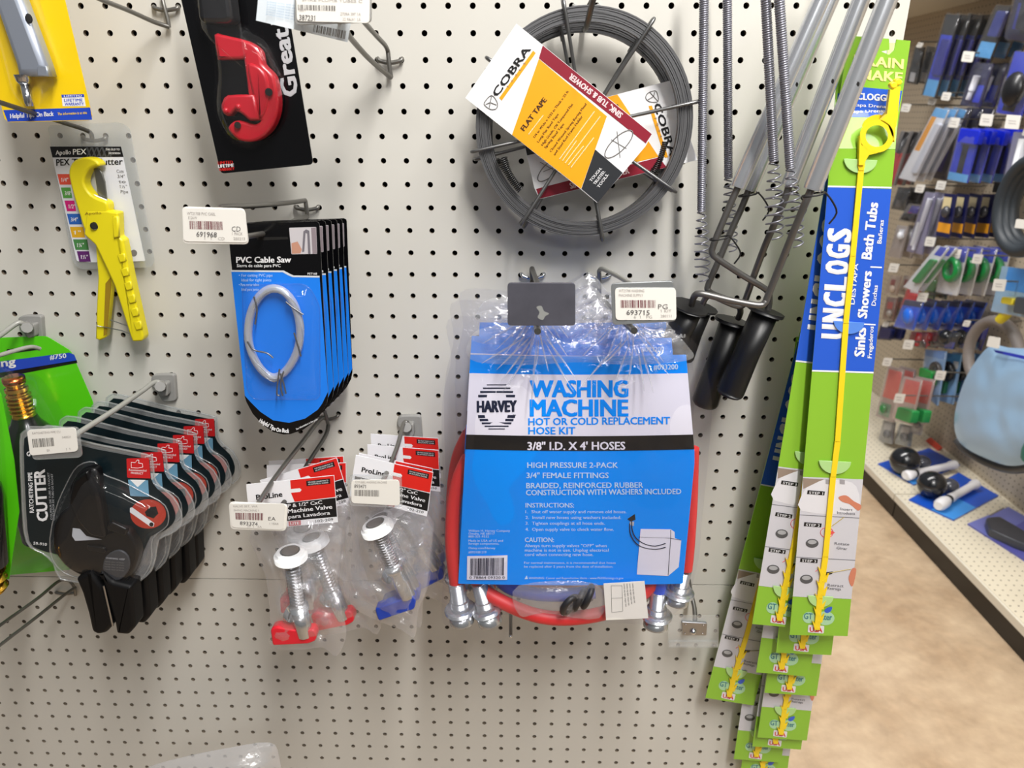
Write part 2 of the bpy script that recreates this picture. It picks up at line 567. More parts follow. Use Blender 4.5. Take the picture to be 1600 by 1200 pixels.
# perforated back and deck: dots by a procedural grid
def perf(name, rgb, sc, axes, r):
    m = bpy.data.materials.new(name); m.use_nodes = True
    t = m.node_tree; b = t.nodes['Principled BSDF']; b.inputs['Roughness'].default_value = 0.55
    tcn = t.nodes.new('ShaderNodeTexCoord'); sp = t.nodes.new('ShaderNodeSeparateXYZ')
    t.links.new(tcn.outputs['Object'], sp.inputs[0])
    sq = []
    for a in axes:
        m1 = t.nodes.new('ShaderNodeMath'); m1.operation = 'MULTIPLY'; m1.inputs[1].default_value = 1 / sc
        m2 = t.nodes.new('ShaderNodeMath'); m2.operation = 'FRACT'
        m3 = t.nodes.new('ShaderNodeMath'); m3.operation = 'SUBTRACT'; m3.inputs[1].default_value = 0.5
        m4 = t.nodes.new('ShaderNodeMath'); m4.operation = 'POWER'; m4.inputs[1].default_value = 2
        t.links.new(sp.outputs[a], m1.inputs[0]); t.links.new(m1.outputs[0], m2.inputs[0]); t.links.new(m2.outputs[0], m3.inputs[0]); t.links.new(m3.outputs[0], m4.inputs[0])
        sq.append(m4)
    ad = t.nodes.new('ShaderNodeMath'); ad.operation = 'ADD'
    t.links.new(sq[0].outputs[0], ad.inputs[0]); t.links.new(sq[1].outputs[0], ad.inputs[1])
    lt = t.nodes.new('ShaderNodeMath'); lt.operation = 'LESS_THAN'; lt.inputs[1].default_value = r * r
    t.links.new(ad.outputs[0], lt.inputs[0])
    mx = t.nodes.new('ShaderNodeMixRGB'); mx.inputs[1].default_value = lin(rgb) + (1,); mx.inputs[2].default_value = lin((110, 98, 82)) + (1,)
    t.links.new(lt.outputs[0], mx.inputs[0]); t.links.new(mx.outputs[0], b.inputs['Base Color'])
    return m
PERFW = perf('perforated_cream_back', (196, 182, 160), 0.0254, (1, 2), 0.13)
PERFD = perf('perforated_cream_deck', (224, 214, 192), 0.0254, (0, 1), 0.11)
mb = MB()
mb.box((PX + 0.01, 2.5, 1.06), 0.02, 7.0, 1.92, PERFW)
tag(mb.build('wall_right', loc=(PX, 0, 0)), 'perforated back panel of the shelving across the aisle', 'back panel', kind='structure')
Z = 1.5 + 0.0
deck_seam = gz(1398, 772, DZ).y
for i, (ya, yb) in enumerate(((-1.6, deck_seam - 0.003), (deck_seam + 0.003, deck_seam + 1.22), (deck_seam + 1.226, 6.0))):
    g = thing('shelf_deck', ('near cream perforated base deck on black kick plate across the aisle', 'second cream base deck holding the leftmost float valve pack',
              'farthest cream base deck mostly behind the green drain cards')[i], 'shelf', (GX, (ya + yb) / 2, 0), 'base decks across the aisle')
    mb = MB(); mb.box(((GX + PX) / 2, (ya + yb) / 2, DZ - 0.004), PX - GX - 0.002, yb - ya, 0.008, PERFD)
    mb.build('deck_plate', g)
    mb = MB(); mb.box((GX - 0.004, (ya + yb) / 2, DZ - 0.0135), 0.008, yb - ya, 0.027, CREAM)
    mb.build('deck_lip', g)
    mb = MB(); mb.box((GX + 0.012, (ya + yb) / 2, (DZ - 0.028) / 2), 0.02, yb - ya, DZ - 0.028, KICK)
    mb.build('kick_plate', g)
# ------------------------------------------------------------------ peg hooks and their price labels
def W(pts, n=5):
    """smooth 3-D wire path through (pixel x, pixel y, board distance) points"""
    return smooth([px(*p) for p in pts], n, closed=False)
def bar_base(mb, a, b, y, mat=WIRE, r=0.0022, drop=6):
    """wire staple that sits in two neighbouring holes at pixels (a, y) and (b, y)"""
    mb.tube(W([(a, y, -0.006), (a, y + 1, 0.004), (a + 3, y + drop * .6, 0.006), ((a + b) / 2, y + drop, 0.006), (b - 3, y + drop * .6, 0.006), (b, y + 1, 0.004), (b, y, -0.006)], 4), r, mat)
def plastic_base(mb, x, y, w=36, h=38, mat=GREYP):
    """moulded grey foot plate with a socket for the wire; (x, y) is the top centre"""
    pl = PL(0.0)
    mb.prism(rp([(x - w / 2, y - h * .28), (x - w * .2, y - h * .33), (x + w / 2, y - h * .33), (x + w / 2 + 3, y + h * .75), (x, y + h * .8), (x - w * .3, y + h * .3), (x - w / 2, y + h * .1)], 5), pl, 0.0005, 0.007, mat, 0.001)
    mb.tube([px(x - 2, y + h * .12, 0.004), px(x - 4, y + h * .16, 0.03)], [0.0075, 0.006], mat, 10)
    mb.prism(rp([(x - 9, y + 2), (x + 7, y), (x + 8, y + h * .55), (x - 4, y + h * .6)], 4), pl, 0.006, 0.016, mat, 0.0015)
def label(parent, c, d, num=None, code=None, lines=(), holder=None, yaw=0.0, tilt=0.0, paper=PAPER, seed=1, barcol=None, bar=(0.09, 0.36, 0.47, 0.62), hp=None, numat=(0.17, 0.84, 0.40), codeat=(0.72, 0.66, 0.16), bcode=False):
    pl = PL(d, c[0], tilt, yaw)
    f = tm(*c)
    if holder is not None:
        hc = hp or c
        mb = MB(); mb.prism(rp(hc, 7), pl, -0.0025, -0.0004, holder, 0.0003)
        mb.build('label_holder', parent)
    mb = MB()
    mb.prism(rp(c, 6), pl, -0.0003, 0.0004, paper)
    h = abs(c[3][1] - c[0][1])
    bc = barcol or M('barcode_maroon', (120, 72, 76), 0.6)
    if num or bcode:
        mb.barcode(f, bar[0], bar[1], bar[2], bar[3], pl, 0.0006, bc, 24, seed)
    if num:
        mb.text(num, f(numat[0], numat[1]), f(numat[2] + numat[0] - 0.02, numat[1] + 0.01), h * .15, pl, 0.0006, M('label_ink', (92, 88, 88), 0.6), 0.4)
    if code:
        mb.text(code, f(codeat[0], codeat[1]), f(codeat[0] + codeat[2], codeat[1]), h * .15, pl, 0.0006, M('label_ink', (92, 88, 88), 0.6), 0.2)
    fa = M('faint_ink', (178, 172, 168), 0.6)
    for (t, u0, v, u1) in lines:
        mb.text(t, f(u0, v), f(u1, v), h * .085, pl, 0.0006, fa, 0.3)
    return mb.build('price_label', parent)
def hook(name, lab, at, group='pegboard hooks'):
    return thing(name, lab, 'hook', px(*at), group)

# hook reaching up and left out of the picture, beside the black carded cutter
h = hook('peg_hook', 'bare zinc wire hook at the top, left of the black carded cutter', (259, 12, 0))
mb = MB(); bar_base(mb, 240.5, 278, 10); mb.tube(W([(252, -10, 0.006), (256, 8, 0.008), (262, 30, 0.008), (264, 42, 0.008), (264, 42, 0.008)]), 0.0022, WIRE); mb.build('base_bar', h)
mb = MB(); mb.tube(W([(264, 42, 0.008), (240, 34, 0.02), (200, 16, 0.06), (155, -2, 0.11), (120, -20, 0.15)]), 0.0022, WIRE); mb.build('prong', h)

# hook of the yellow shears
h = hook('peg_hook', 'grey wire hook holding the yellow pipe shears pack', (148, 213, 0))
mb = MB(); bar_base(mb, 130, 165, 214); mb.build('base_bar', h)
mb = MB(); mb.tube(W([(144, 216, 0.007), (138, 205, 0.012), (100, 192, 0.04), (50, 176, 0.09), (0, 160, 0.14), (-50, 144, 0.18)]), 0.0024, DWIRE); mb.build('prong', h)

# scanner hook at the top centre with the barcode label 387231
h = hook('scanner_hook', 'double wire hook with the white plate reading 387231', (609, 95, 0))
mb = MB(); bar_base(mb, 590.5, 628, 91, drop=7); mb.tube(W([(606, 80, 0.009), (608, 98, 0.009), (611, 121, 0.008)]), 0.0024, WIRE); mb.build('base_bar', h)
mb = MB(); mb.tube(W([(611, 121, 0.008), (595, 108, 0.025), (575, 90, 0.06), (555, 68, 0.1), (545, 55, 0.13), (538, 40, 0.16), (533, 20, 0.19), (532, 8, 0.2)]), 0.0026, WIRE); mb.build('lower_prong', h)
mb = MB(); mb.tube(W([(606, 80, 0.009), (602, 71, 0.02), (590, 58, 0.05), (572, 38, 0.1), (556, 18, 0.15), (540, 2, 0.19), (530, -2, 0.205)]), 0.0024, WIRE); mb.build('upper_prong', h)
label(h, [(462, -22), (578, -18), (577, 36), (464, 33)], 0.205, '387231', None, (('SPIKE PLUMB TUBES C', .08, .42, .9), ('TERM', .02, .72, .12), ('2709A 397 1A', .60, .80, .88), ('22 9AIA1 1A', .63, .95, .88)),
      holder=GREYP, hp=[(460, -26), (580, -22), (580, 35), (461, 39)], bar=(0.02, .53, .53, .68), numat=(.03, .97, .24), barcol=M('barcode_grey', (120, 116, 112), .6), seed=3)

# PVC saw hook
h = hook('scanner_hook', 'double wire hook with the plate reading 691968 above the cable saws', (480, 323, 0))
mb = MB(); bar_base(mb, 462, 497, 322); mb.tube(W([(477, 313, 0.009), (479, 326, 0.009), (480, 338, 0.008)]), 0.0024, WIRE); mb.build('base_bar', h)
mb = MB(); mb.tube(W([(477, 313, 0.009), (472, 314, 0.015), (440, 318, 0.05), (390, 322, 0.12), (350, 323, 0.17), (342, 326, 0.185), (338, 335, 0.19)]), 0.0025, WIRE); mb.build('upper_prong', h)
mb = MB(); mb.tube(W([(480, 338, 0.008), (455, 347, 0.05), (427, 361, 0.11), (400, 367, 0.16), (372, 371, 0.195)]), 0.0026, WIRE); mb.build('lower_prong', h)
label(h, [(286, 325), (383, 328), (387, 379), (287, 377)], 0.2, '691968', 'CD', (('WT21708 PVC CABL', .06, .20, .52), ('E SAW', .08, .33, .22), ('1 PACK', .76, .78, .93), ('1   1    CD', .32, .94, .64), ('280213', .78, .93, .96)),
      holder=PAPER, hp=[(284, 323), (381, 326), (388, 382), (286, 381)], bar=(.10, .38, .62, .63), numat=(.20, .85, .34), seed=5, codeat=(.76, .67, .14))

# cutter stack hook (plastic foot)
h = hook('plastic_foot_hook', 'pale wire hook with grey plastic foot carrying the black pipe cutters', (250, 600, 0))
mb = MB(); plastic_base(mb, 254, 598); mb.build('foot_plate', h)
PALEW = M('pale_plastic_wire', (168, 168, 162), .4, .2)
mb = MB(); mb.tube(W([(256, 606, 0.016), (250, 598, 0.022), (240, 598, 0.028), (222, 611, 0.055), (180, 640, 0.11), (125, 675, 0.165), (96, 694, 0.19)]), 0.0029, PALEW); mb.build('prong', h)
label(h, [(42, 672), (118, 668), (122, 705), (47, 712)], 0.196, None, None, (('RATCHETING PIPE CU', .10, .18, .68), ('EA', .36, .90, .42), ('1 1', .75, .92, .84), ('040521', .70, .42, .88)), bcode=True,
      holder=CLRE, hp=[(40, 667), (122, 668), (128, 715), (51, 719)], bar=(.08, .36, .52, .70), numat=(.10, .86, .30), seed=9, barcol=M('barcode_grey', (120, 116, 112), .6))

# hook of the green pack
h = hook('plastic_foot_hook', 'pale wire hook with grey plastic foot above the green pack', (46, 506, 0))
mb = MB(); plastic_base(mb, 46, 506); mb.build('foot_plate', h)
mb = MB(); mb.tube(W([(40, 512, 0.018), (32, 504, 0.024), (22, 508, 0.03), (0, 524, 0.05), (-50, 556, 0.1)]), 0.0029, PALEW); mb.build('upper_prong', h)
mb = MB(); mb.tube(W([(62, 545, 0.055), (48, 542, 0.065), (20, 549, 0.085), (0, 555, 0.1), (-40, 566, 0.13)]), 0.0024, PALEW); mb.build('lower_prong', h)

# long double wires at the lower left
h = hook('scanner_hook', 'long empty double wire hook below the black pipe cutters', (116, 916, 0))
mb = MB(); bar_base(mb, 88, 116, 925, drop=3); mb.tube(W([(109, 908, 0.009), (114, 914, 0.009), (117, 922, 0.008), (118, 930, .007)]), 0.002, WIRE); mb.build('base_bar', h)
mb = MB(); mb.tube(W([(109, 907, 0.009), (92, 908, 0.02), (60, 934, 0.06), (0, 977, 0.13), (-40, 1006, 0.17)]), 0.0021, WIRE); mb.build('upper_prong', h)
mb = MB(); mb.tube(W([(118, 918, 0.008), (100, 930, 0.03), (60, 962, 0.08), (0, 1008, 0.15), (-30, 1032, 0.18)]), 0.0021, WIRE); mb.build('lower_prong', h)

# two valve hooks
h = hook('scanner_hook', 'double wire hook with the plate reading 893374 holding red handled valves', (512, 655, 0))
mb = MB(); bar_base(mb, 499, 528, 648, WIRE, drop=7); mb.tube(W([(506, 640, 0.009), (510, 652, 0.009), (513, 664, 0.008)]), 0.0024, WIRE); mb.build('base_bar', h)
mb = MB(); mb.tube(W([(508, 652, 0.008), (498, 658, 0.02), (470, 694, 0.08), (430, 746, 0.155), (404, 786, 0.2)]), 0.0026, WIRE); mb.build('upper_prong', h)
mb = MB(); mb.tube(W([(513, 664, 0.008), (508, 682, 0.03), (480, 726, 0.09), (458, 764, 0.14), (436, 796, 0.18)]), 0.0026, DWIRE); mb.build('lower_prong', h)
label(h, [(359, 787), (446, 787), (443, 828), (362, 824)], 0.203, '893374', 'EA', (('VALVE SET, WA', .05, .15, .50), ('SHING MACHINE 1', .06, .32, .52), ('1 YEAR', .72, .82, .90), ('20  1   EA', .30, .96, .58)),
      holder=PAPER, hp=[(357, 785), (449, 789), (447, 830), (360, 827)], bar=(.09, .38, .60, .66), numat=(.16, .88, .36), codeat=(.70, .66, .14), seed=12)
h = hook('plastic_foot_hook', 'grey hook with plastic foot and plate reading 893471 above blue handled valves', (638, 664, 0))
mb = MB(); plastic_base(mb, 639, 662, 36, 36); mb.build('foot_plate', h)
mb = MB(); mb.tube(W([(641, 672, 0.016), (636, 660, 0.022), (630, 664, 0.03), (622, 694, 0.08), (610, 726, 0.13), (598, 752, 0.17)]), 0.0026, WIRE); mb.build('prong', h)
label(h, [(549, 750), (624, 750), (625, 790), (549, 786)], 0.185, '893471', None, (('12275 BIBS, WASHING MACHINE', .08, .14, .74),),
      holder=CLRE, hp=[(545, 743), (627, 743), (629, 794), (546, 790)], bar=(.06, .42, .58, .68), numat=(.06, .34, .26), seed=14, barcol=M('barcode_grey', (120, 116, 112), .6))

# hooks of the hose kit bags
DPLATE = M('dark_label_plate', (88, 88, 98), 0.42, 0.3, var=.25, vscale=60)
h = hook('label_plate_hook', 'wire hook ending in a bare dark grey metal plate above the hose kits', (831, 430, 0))
mb = MB(); bar_base(mb, 815, 850, 427, CHROME, drop=8); mb.build('base_bar', h)
mb = MB(); mb.tube(W([(832, 437, 0.009), (831, 420, 0.014), (834, 427, 0.03), (840, 445, 0.1), (843, 462, 0.18), (843, 480, 0.205)]), 0.0029, WIRE); mb.build('upper_prong', h)
mb = MB(); mb.tube(W([(832, 440, 0.009), (834, 466, 0.05), (838, 500, 0.15), (840, 518, 0.212)]), 0.0032, DWIRE); mb.build('lower_prong', h)
mb = MB(); pl = PL(.208); mb.prism(rp(quad(793, 442, 899, 509), 6), pl, -.0015, .0006, DPLATE, .0003)
mb.pg(smooth([(838, 480), (846, 478), (850, 486), (858, 490), (852, 494), (848, 500), (840, 496), (843, 488)], 3), pl, .0008, M('glue_residue', (140, 142, 140), .7)); mb.build('label_plate', h)
h = hook('label_plate_hook', 'wire hook with the metal plate reading 693715 above the hose kits', (937, 430, 0))
mb = MB(); bar_base(mb, 919, 954, 427, CHROME, drop=8); mb.tube(W([(936, 424, .01), (937, 440, .01), (936, 462, .012)]), .0026, STEEL); mb.build('base_bar', h)
mb = MB(); mb.tube(W([(936, 424, .01), (940, 420, .02), (955, 426, 0.06), (985, 443, 0.15), (1004, 460, 0.205)]), 0.0026, PALEW); mb.build('upper_prong', h)
mb = MB(); mb.tube(W([(936, 462, .012), (946, 474, 0.06), (975, 502, 0.17), (991, 517, 0.222)]), 0.0032, DWIRE); mb.build('lower_prong', h)
label(h, [(961, 450), (1056, 450), (1057, 500), (962, 500)], .21, '693715', 'PG', (('WT21708 WASHING', .06, .13, .48), ('MACHINE SUPPLY', .06, .27, .46), ('1 KIT', .74, .76, .92), ('6  1   PG', .30, .95, .60), ('280111', .74, .92, .92)),
      holder=M('light_plate_metal', (160, 164, 166), .35, .6), hp=[(955, 443), (1052, 439), (1057, 502), (957, 508)], bar=(.09, .38, .66, .62), numat=(.18, .84, .40), codeat=(.70, .66, .16), seed=21)

# bare peg stub and the small metal hook with an empty clear label pocket
h = hook('peg_hook', 'short bare steel peg sticking out below the hose kit bags', (798, 978, 0))
mb = MB(); mb.tube([px(798, 952, -.004), px(798, 968, 0.02), px(798, 988, .05), px(798, 994, .056)], .0024, STEEL, 8); mb.ball(px(798, 994, .057), .0028, CHROME, 10); mb.build('prong', h)
h = hook('label_pocket_hook', 'zinc hook with empty clear label pocket and steel clip, right of the hose kits', (1078, 930, 0))
mb = MB(); mb.tube(W([(1076, 905, .004), (1079, 925, .012), (1085, 950, .03), (1086, 975, .05)]), [.003] * 16, WIRE, 8, flat=1.0); mb.build('prong', h)
mb = MB(); pl = PL(.055)
mb.prism(rp(quad(1044, 962, 1123, 1012), 3), pl, -.003, -.002, CLRE); mb.prism(rp(quad(1046, 1003, 1122, 1010), 2), pl, -.002, .001, CLRE); mb.build('label_pocket', h)
mb = MB(); mb.prism(rp([(1065, 972), (1105, 974), (1104, 993), (1067, 993)], 2), pl, -.0015, .002, STEEL, .0006)
for q in ((1071, 976), (1099, 977), (1070, 990), (1098, 990)): mb.ball(pl.w(q[0], q[1], .0022), .0012, CHROME, 8)
mb.ball(pl.w(1083, 987, .002), .0045, CHROME, 12); mb.build('clip', h)
# hook above the coils
h = hook('peg_hook', 'grey wire hook at the top holding the two steel tape coils', (900, 10, 0))
mb = MB(); bar_base(mb, 897, 935, 8.5, GREYP, drop=4); mb.build('base_bar', h)
mb = MB(); mb.tube(W([(927, -12, .03), (926, -2, .015), (916, 20, .01), (914, 45, .012), (914, 45, .04), (917, 40, .075), (924, 10, .10), (930, -10, .11)]), .0027, DWIRE); mb.build('prong', h)
# ------------------------------------------------------------------ yellow carded tool, top left
YEL = M('yellow_card', (246, 208, 8), .35, coat=.4)
BLU = M('blue_print', (34, 72, 190), .4)
pl = PL(.085)
g = thing('carded_tool', 'yellow carded aluminium tool with a blue strip, cut off at the upper left corner', 'carded tool', px(-10, -60, .085))
mb = MB()
card = rp([(-58, -90), (80, -90), (144, 182), (140, 188), (14, 191), (7, 186)], 5)
mb.prism(card, pl, -.0008, 0, YEL)
mb.pg([(5, 172), (141, 168), (144, 187), (12, 190)], pl, .0002, BLU)
mb.text('Helpful Tips On Back', (16, 185), (84, 181), 7, pl, .0004, WHITE, 1.4)
mb.text('The information is at this', (90, 180), (136, 178), 4, pl, .0004, YEL, .8)
mb.pg([(96, 148), (131, 147), (134, 166), (98, 166)], pl, .0002, WHITE)
mb.pg([(96, 148), (131, 147), (131.6, 151.5), (96.6, 152.5)], pl, .0004, BLU)
mb.text('LIMITED', (100, 152), (128, 151), 3, pl, .0005, WHITE, .8)
mb.text('LIFETIME', (100, 159), (129, 158.4), 4.5, pl, .0004, BLU, 1); mb.text('WARRANTY', (101, 165), (131, 164.4), 4.5, pl, .0004, BLU, 1)
mb.build('card', g)
ALU = M('cast_aluminium', (168, 176, 188), .35, .55)
mb = MB()
def tp(x, y, l): return pl.w(x, y, l)
mb.prism([(-40, -80), (2, -80), (70, 100), (76, 119), (26, 119), (22, 100)], pl, .003, .016, ALU, .006)
mb.prism([(57, 102), (72, 103), (76, 119), (58, 119)], pl, .0162, .0195, ALU, .001)
mb.ball(tp(45, 29, .0158), .0036, DARK, 10, (1, .3, 1.2)); mb.build('body', g)
mb = MB(); mb.lathe(tp(35, 117, .009), tp(47, 166, .009), [(0, .0075), (.2, .0065), (.3, .0045), (.9, .0042), (1, .003)], CHROME, 14); mb.build('stem', g)
mb = MB(); mb.pillow(smooth([(-55, -80), (30, -80), (78, 60), (92, 125), (75, 152), (58, 172), (38, 170), (18, 150), (8, 120), (-8, 60)], 3), (25, 60), pl, .0012, .022, CLR, 6, 6, both=False); mb.build('blister', g)

# ------------------------------------------------------------------ yellow pipe shears in a clear pack
SHY = M('shear_yellow', (228, 212, 20), .42, coat=.2)
pl = PL(.014)
g = thing('pipe_shears_pack', 'yellow pipe shears with long handles hanging in a clear pack with a black header', 'pipe shears', px(148, 214, .014))
mb = MB(); clr = rp([(74, 196), (188, 191), (203, 200), (214, 262), (242, 408), (236, 418), (124, 421), (113, 408)], 8)
mb.prism(clr, pl, -.0012, -.0006, CLRE); mb.build('clear_pack', g)
mb = MB()
mb.pg(rp([(78, 229), (189, 229), (227, 408), (142, 410), (120, 408)], 2), pl, 0, M('silver_white_print', (222, 224, 230), .45))
mb.pg([(78, 229), (189, 229), (193, 245), (82, 246)], pl, .0002, BLACK)
for k in range(5):
    x = 134 + k * 8
    mb.pg([(x, 230), (x + 3, 230), (x + 9, 245), (x + 6, 245)], pl, .0003, M('snake_grey', (70, 72, 76), .4)); mb.pg([(x + 8, 230), (x + 10, 230), (x + 3, 245), (x + 1, 245)], pl, .00035, M('snake_grey'))
mb.text('Apollo', (87, 242), (111, 241), 7, pl, .0004, WHITE, .6); mb.text('PEX', (114, 241.5), (135, 241), 8.5, pl, .0004, WHITE, .8)
mb.text('THE OLD TO', (165, 235), (187, 235), 3, pl, .0004, WHITE, .4); mb.text('MODERN', (170, 241), (188, 241), 3, pl, .0004, WHITE, .4)
mb.text('PEX', (88, 259), (109, 258), 10, pl, .0003, BLACK, 1); mb.text('Tube', (112, 258), (146, 258), 10, pl, .0003, BLACK, 1); mb.text('Cutter', (150, 258), (192, 257), 10, pl, .0003, BLACK, 1)
for i, (s, y) in enumerate((('Cuts', 270), ('3/4"', 278), ('to', 286), ('1½"', 294), ('Pipe', 302))):
    mb.text(s, (182 + i * 1.6, y), (193 + i * 1.8, y), 5, pl, .0003, INK, .4)
for (x, y, x2, c, s) in ((89.6, 272, 112, (226, 84, 62), '1/4"'), (95, 293, 113, (88, 160, 70), '3/8"'), (100.7, 313.5, 119, (205, 32, 120), '1/2"'), (104.5, 334, 128, (44, 100, 186), '3/4"'), (109, 354.5, 133, (222, 170, 28), '1"'), (114, 374, 139, (70, 130, 70), '1¼"'), (120, 392.5, 142, (92, 36, 104), '1½"')):
    m = M('chip_%d_%d_%d' % c, c, .45)
    mb.pg([(x, y), (x2 - 3, y), (x2, y + 16.5), (x + 4, y + 16.5)], pl, .0002, m); mb.text(s, (x + 6, y + 12), (x + 17, y + 12), 6, pl, .0004, WHITE, .6)
mb.pg(ell(209, 395.5, 5.3, 5.3, 16), pl, .0002, INK)
mb.build('insert_card', g)
z = lambda L: [(a / 3.157, b / 3.157 + 180) for a, b in L]
mb = MB()
mb.prism(z([(470, 650), (500, 650), (548, 770), (550, 830), (524, 1092), (512, 1102), (492, 1112), (470, 1104), (474, 960), (482, 800)]), pl, .002, .010, SHY, .002)
mb.prism(z([(520, 830), (545, 800), (548, 840), (526, 1080), (510, 1090)]), pl, .010, .0104, M('shear_yellow_inner', (150, 120, 16), .6)); mb.build('lower_handle', g)
mb = MB(); mb.prism(z([(462, 262), (486, 262), (502, 285), (516, 330), (524, 400), (528, 455), (505, 470), (488, 420), (478, 370)]), pl, .006, .008, M('blade_steel', (128, 128, 122), .35, .8), .0006)
mb.tube([pl.w(*z([(405, 300)])[0], .008), pl.w(*z([(440, 385)])[0], .0115), pl.w(*z([(525, 420)])[0], .011), pl.w(*z([(540, 450)])[0], .011)], .0014, STEEL, 6); mb.build('blade', g)
mb = MB()
mb.prism(smooth(z([(338, 300), (343, 255), (365, 224), (408, 208), (452, 213), (480, 230), (488, 250), (462, 254), (438, 268), (420, 296), (412, 330), (424, 362), (448, 392), (482, 412), (518, 425), (530, 445), (528, 480), (500, 560), (470, 640), (440, 600), (412, 560), (390, 490), (362, 400)]), 2), pl, .004, .0172, SHY, .0022)
mb.prism(rp(z([(425, 470), (520, 470), (580, 480), (584, 600), (606, 616), (628, 730), (642, 800), (708, 1096), (700, 1116), (652, 1118), (640, 1085), (562, 840), (532, 775), (468, 640), (412, 590)]), 3), pl, .005, .0175, SHY, .0022)
for k, y in enumerate((690, 760, 828, 892, 958, 1024)):
    x = 577 + k * 16
    mb.prism(z([(x, y), (x + 34, y - 8), (x + 42, y + 30), (x + 14, y + 38)]), pl, .017, .0195, SHY, .001)
mb.prism(z([(552, 500), (580, 500), (584, 600), (558, 608)]), pl, .017, .0205, SHY, .0015)
mb.lathe(pl.w(*z([(465, 546)])[0], .0165), pl.w(*z([(465, 546)])[0], .0195), [(0, .0042), (.8, .0042), (1, .003)], M('black_oxide', (40, 38, 36), .35, .6), 14)
mb.text('Apollo', z([(418, 492)])[0], z([(500, 488)])[0], 4, pl, .0178, M('shear_yellow_inner'), .4)
mb.build('upper_handle', g)
mb = MB(); mb.tube([pl.w(*q, .012) for q in z([(476, 1020), (480, 1040), (520, 1046), (600, 1062), (652, 1084)])], .0006, STEEL, 6); mb.tube([pl.w(*q, .008) for q in z([(545, 1010), (580, 1022), (632, 1040)])], .0006, STEEL, 6); mb.build('keeper_wire', g)

# ------------------------------------------------------------------ black card with the red tubing cutter
BCARD = M('glossy_black_card', (7, 7, 9), .25, spec=.3, coat=.4)
REDC = M('red_enamel', (192, 26, 42), .3, coat=.4)
pl = PL(.10)
g = thing('tubing_cutter_card', 'black card with a red tubing cutter under clear plastic', 'tubing cutter', px(345, -60, .10))
q4 = lambda L: [(a / 4 + 280, b / 4) for a, b in L]
mb = MB(); mb.prism(rp([(258, -110), (430, -110), (489.5, 257), (345, 271.5)], 7), pl, -.0008, 0, BCARD)
mb.text('Great', (466, 149), (449, 42), 24, pl, .0003, M('silver_ink', (186, 188, 192), .4), 2.2); mb.text('Neck', (448, 36), (437, -50), 24, pl, .0003, M('silver_ink'), 2.2)
rp_ = [(240, 1010), (335, 1004), (340, 1022), (243, 1030)]
mb.text('LIMITED', (340.5, 257), (364, 255.5), 4.6, pl, .0003, RED, 1.2); mb.text('LIFETIME', (341, 262.2), (365.5, 260.6), 5, pl, .0003, WHITE, 1.2); mb.text('WARRANTY', (342, 267.5), (366.5, 265.8), 4.6, pl, .0003, RED, 1.2)
mb.build('card', g)
mb = MB()
mb.prism(smooth(q4([(215, 215), (265, 216), (320, 228), (410, 250), (470, 284), (505, 326), (516, 395), (556, 436), (590, 480), (612, 575), (618, 650), (605, 735), (565, 815), (505, 868), (440, 888), (370, 876), (325, 838), (302, 798), (330, 764), (365, 752), (420, 766), (470, 778), (503, 760), (498, 752), (440, 755), (400, 722), (345, 692), (312, 725), (275, 712), (258, 672), (268, 630), (300, 594), (420, 590), (428, 580), (402, 375), (392, 368), (250, 372), (236, 355)]), 2), pl, .004, .017, REDC, .0025)
mb.prism(smooth(q4([(425, 400), (500, 420), (545, 480), (560, 580), (540, 690), (500, 740), (480, 650), (450, 560)]), 3), pl, .017, .0195, REDC, .0025)
mb.prism(q4([(300, 598), (465, 592), (498, 745), (440, 750), (400, 716), (350, 682), (318, 716), (280, 704), (264, 668), (275, 634)]), pl, .017, .0215, REDC, .002)
for a, b, r in ((560, 575, .0034), (365, 782, .003)): mb.lathe(pl.w(*q4([(a, b)])[0], .016), pl.w(*q4([(a, b)])[0], .0203), [(0, r), (1, r)], DARK, 12)
for a, b in ((292, 692), (370, 668)): mb.ball(pl.w(*q4([(a, b)])[0], .021), .0028, REDC, 10)
mb.build('cutter_frame', g)
mb = MB(); mb.prism(rp([(303, -60), (352, -60), (362, 30), (354, 36), (316, 36), (309, 28)], 6), pl, .002, .022, M('black_knob', (26, 26, 28), .3, coat=.4), .004); mb.build('knob', g)
mb = MB()
mb.pillow(smooth([(300, -80), (360, -80), (372, 35), (412, 62), (440, 115), (442, 170), (425, 215), (395, 232), (362, 224), (342, 195), (334, 160), (335, 110), (325, 60), (308, 36)], 3), (385, 110), pl, .001, .027, CLR, 8, 8, both=False)
mb.build('blister', g)

# paper slip behind the barcode plate
pl = PL(.19, (470, 30), yaw=.15)
mb = MB(); N = 10
f = tm((405, -20), (556, -10), (543, 66), (400, 32))
for i in range(N):
    a, b = i / N, (i + 1) / N
    la = .006 * math.sin(a * 5); lb = .006 * math.sin(b * 5)
    mb.add([pl.w(*f(a, 0), la), pl.w(*f(b, 0), lb), pl.w(*f(b, 1), lb), pl.w(*f(a, 1), la)], [[0, 1, 2, 3]], M('slip_paper', (226, 234, 240), .35, coat=.3), True)
mb.barcode(f, .62, .78, .97, .95, pl, .0075, M('barcode_grey', (120, 116, 112), .6), 22, 4)
for k in range(6): mb.text('printed notice text on the slip', f(.1, .42 + k * .07), f(.5, .42 + k * .07), 3, pl, .0075, M('pale_blue_ink', (150, 176, 200), .6), .2)
tag(mb.build('paper_slip'), 'white paper slip hanging behind the 387231 plate beside the black card', 'paper slip')
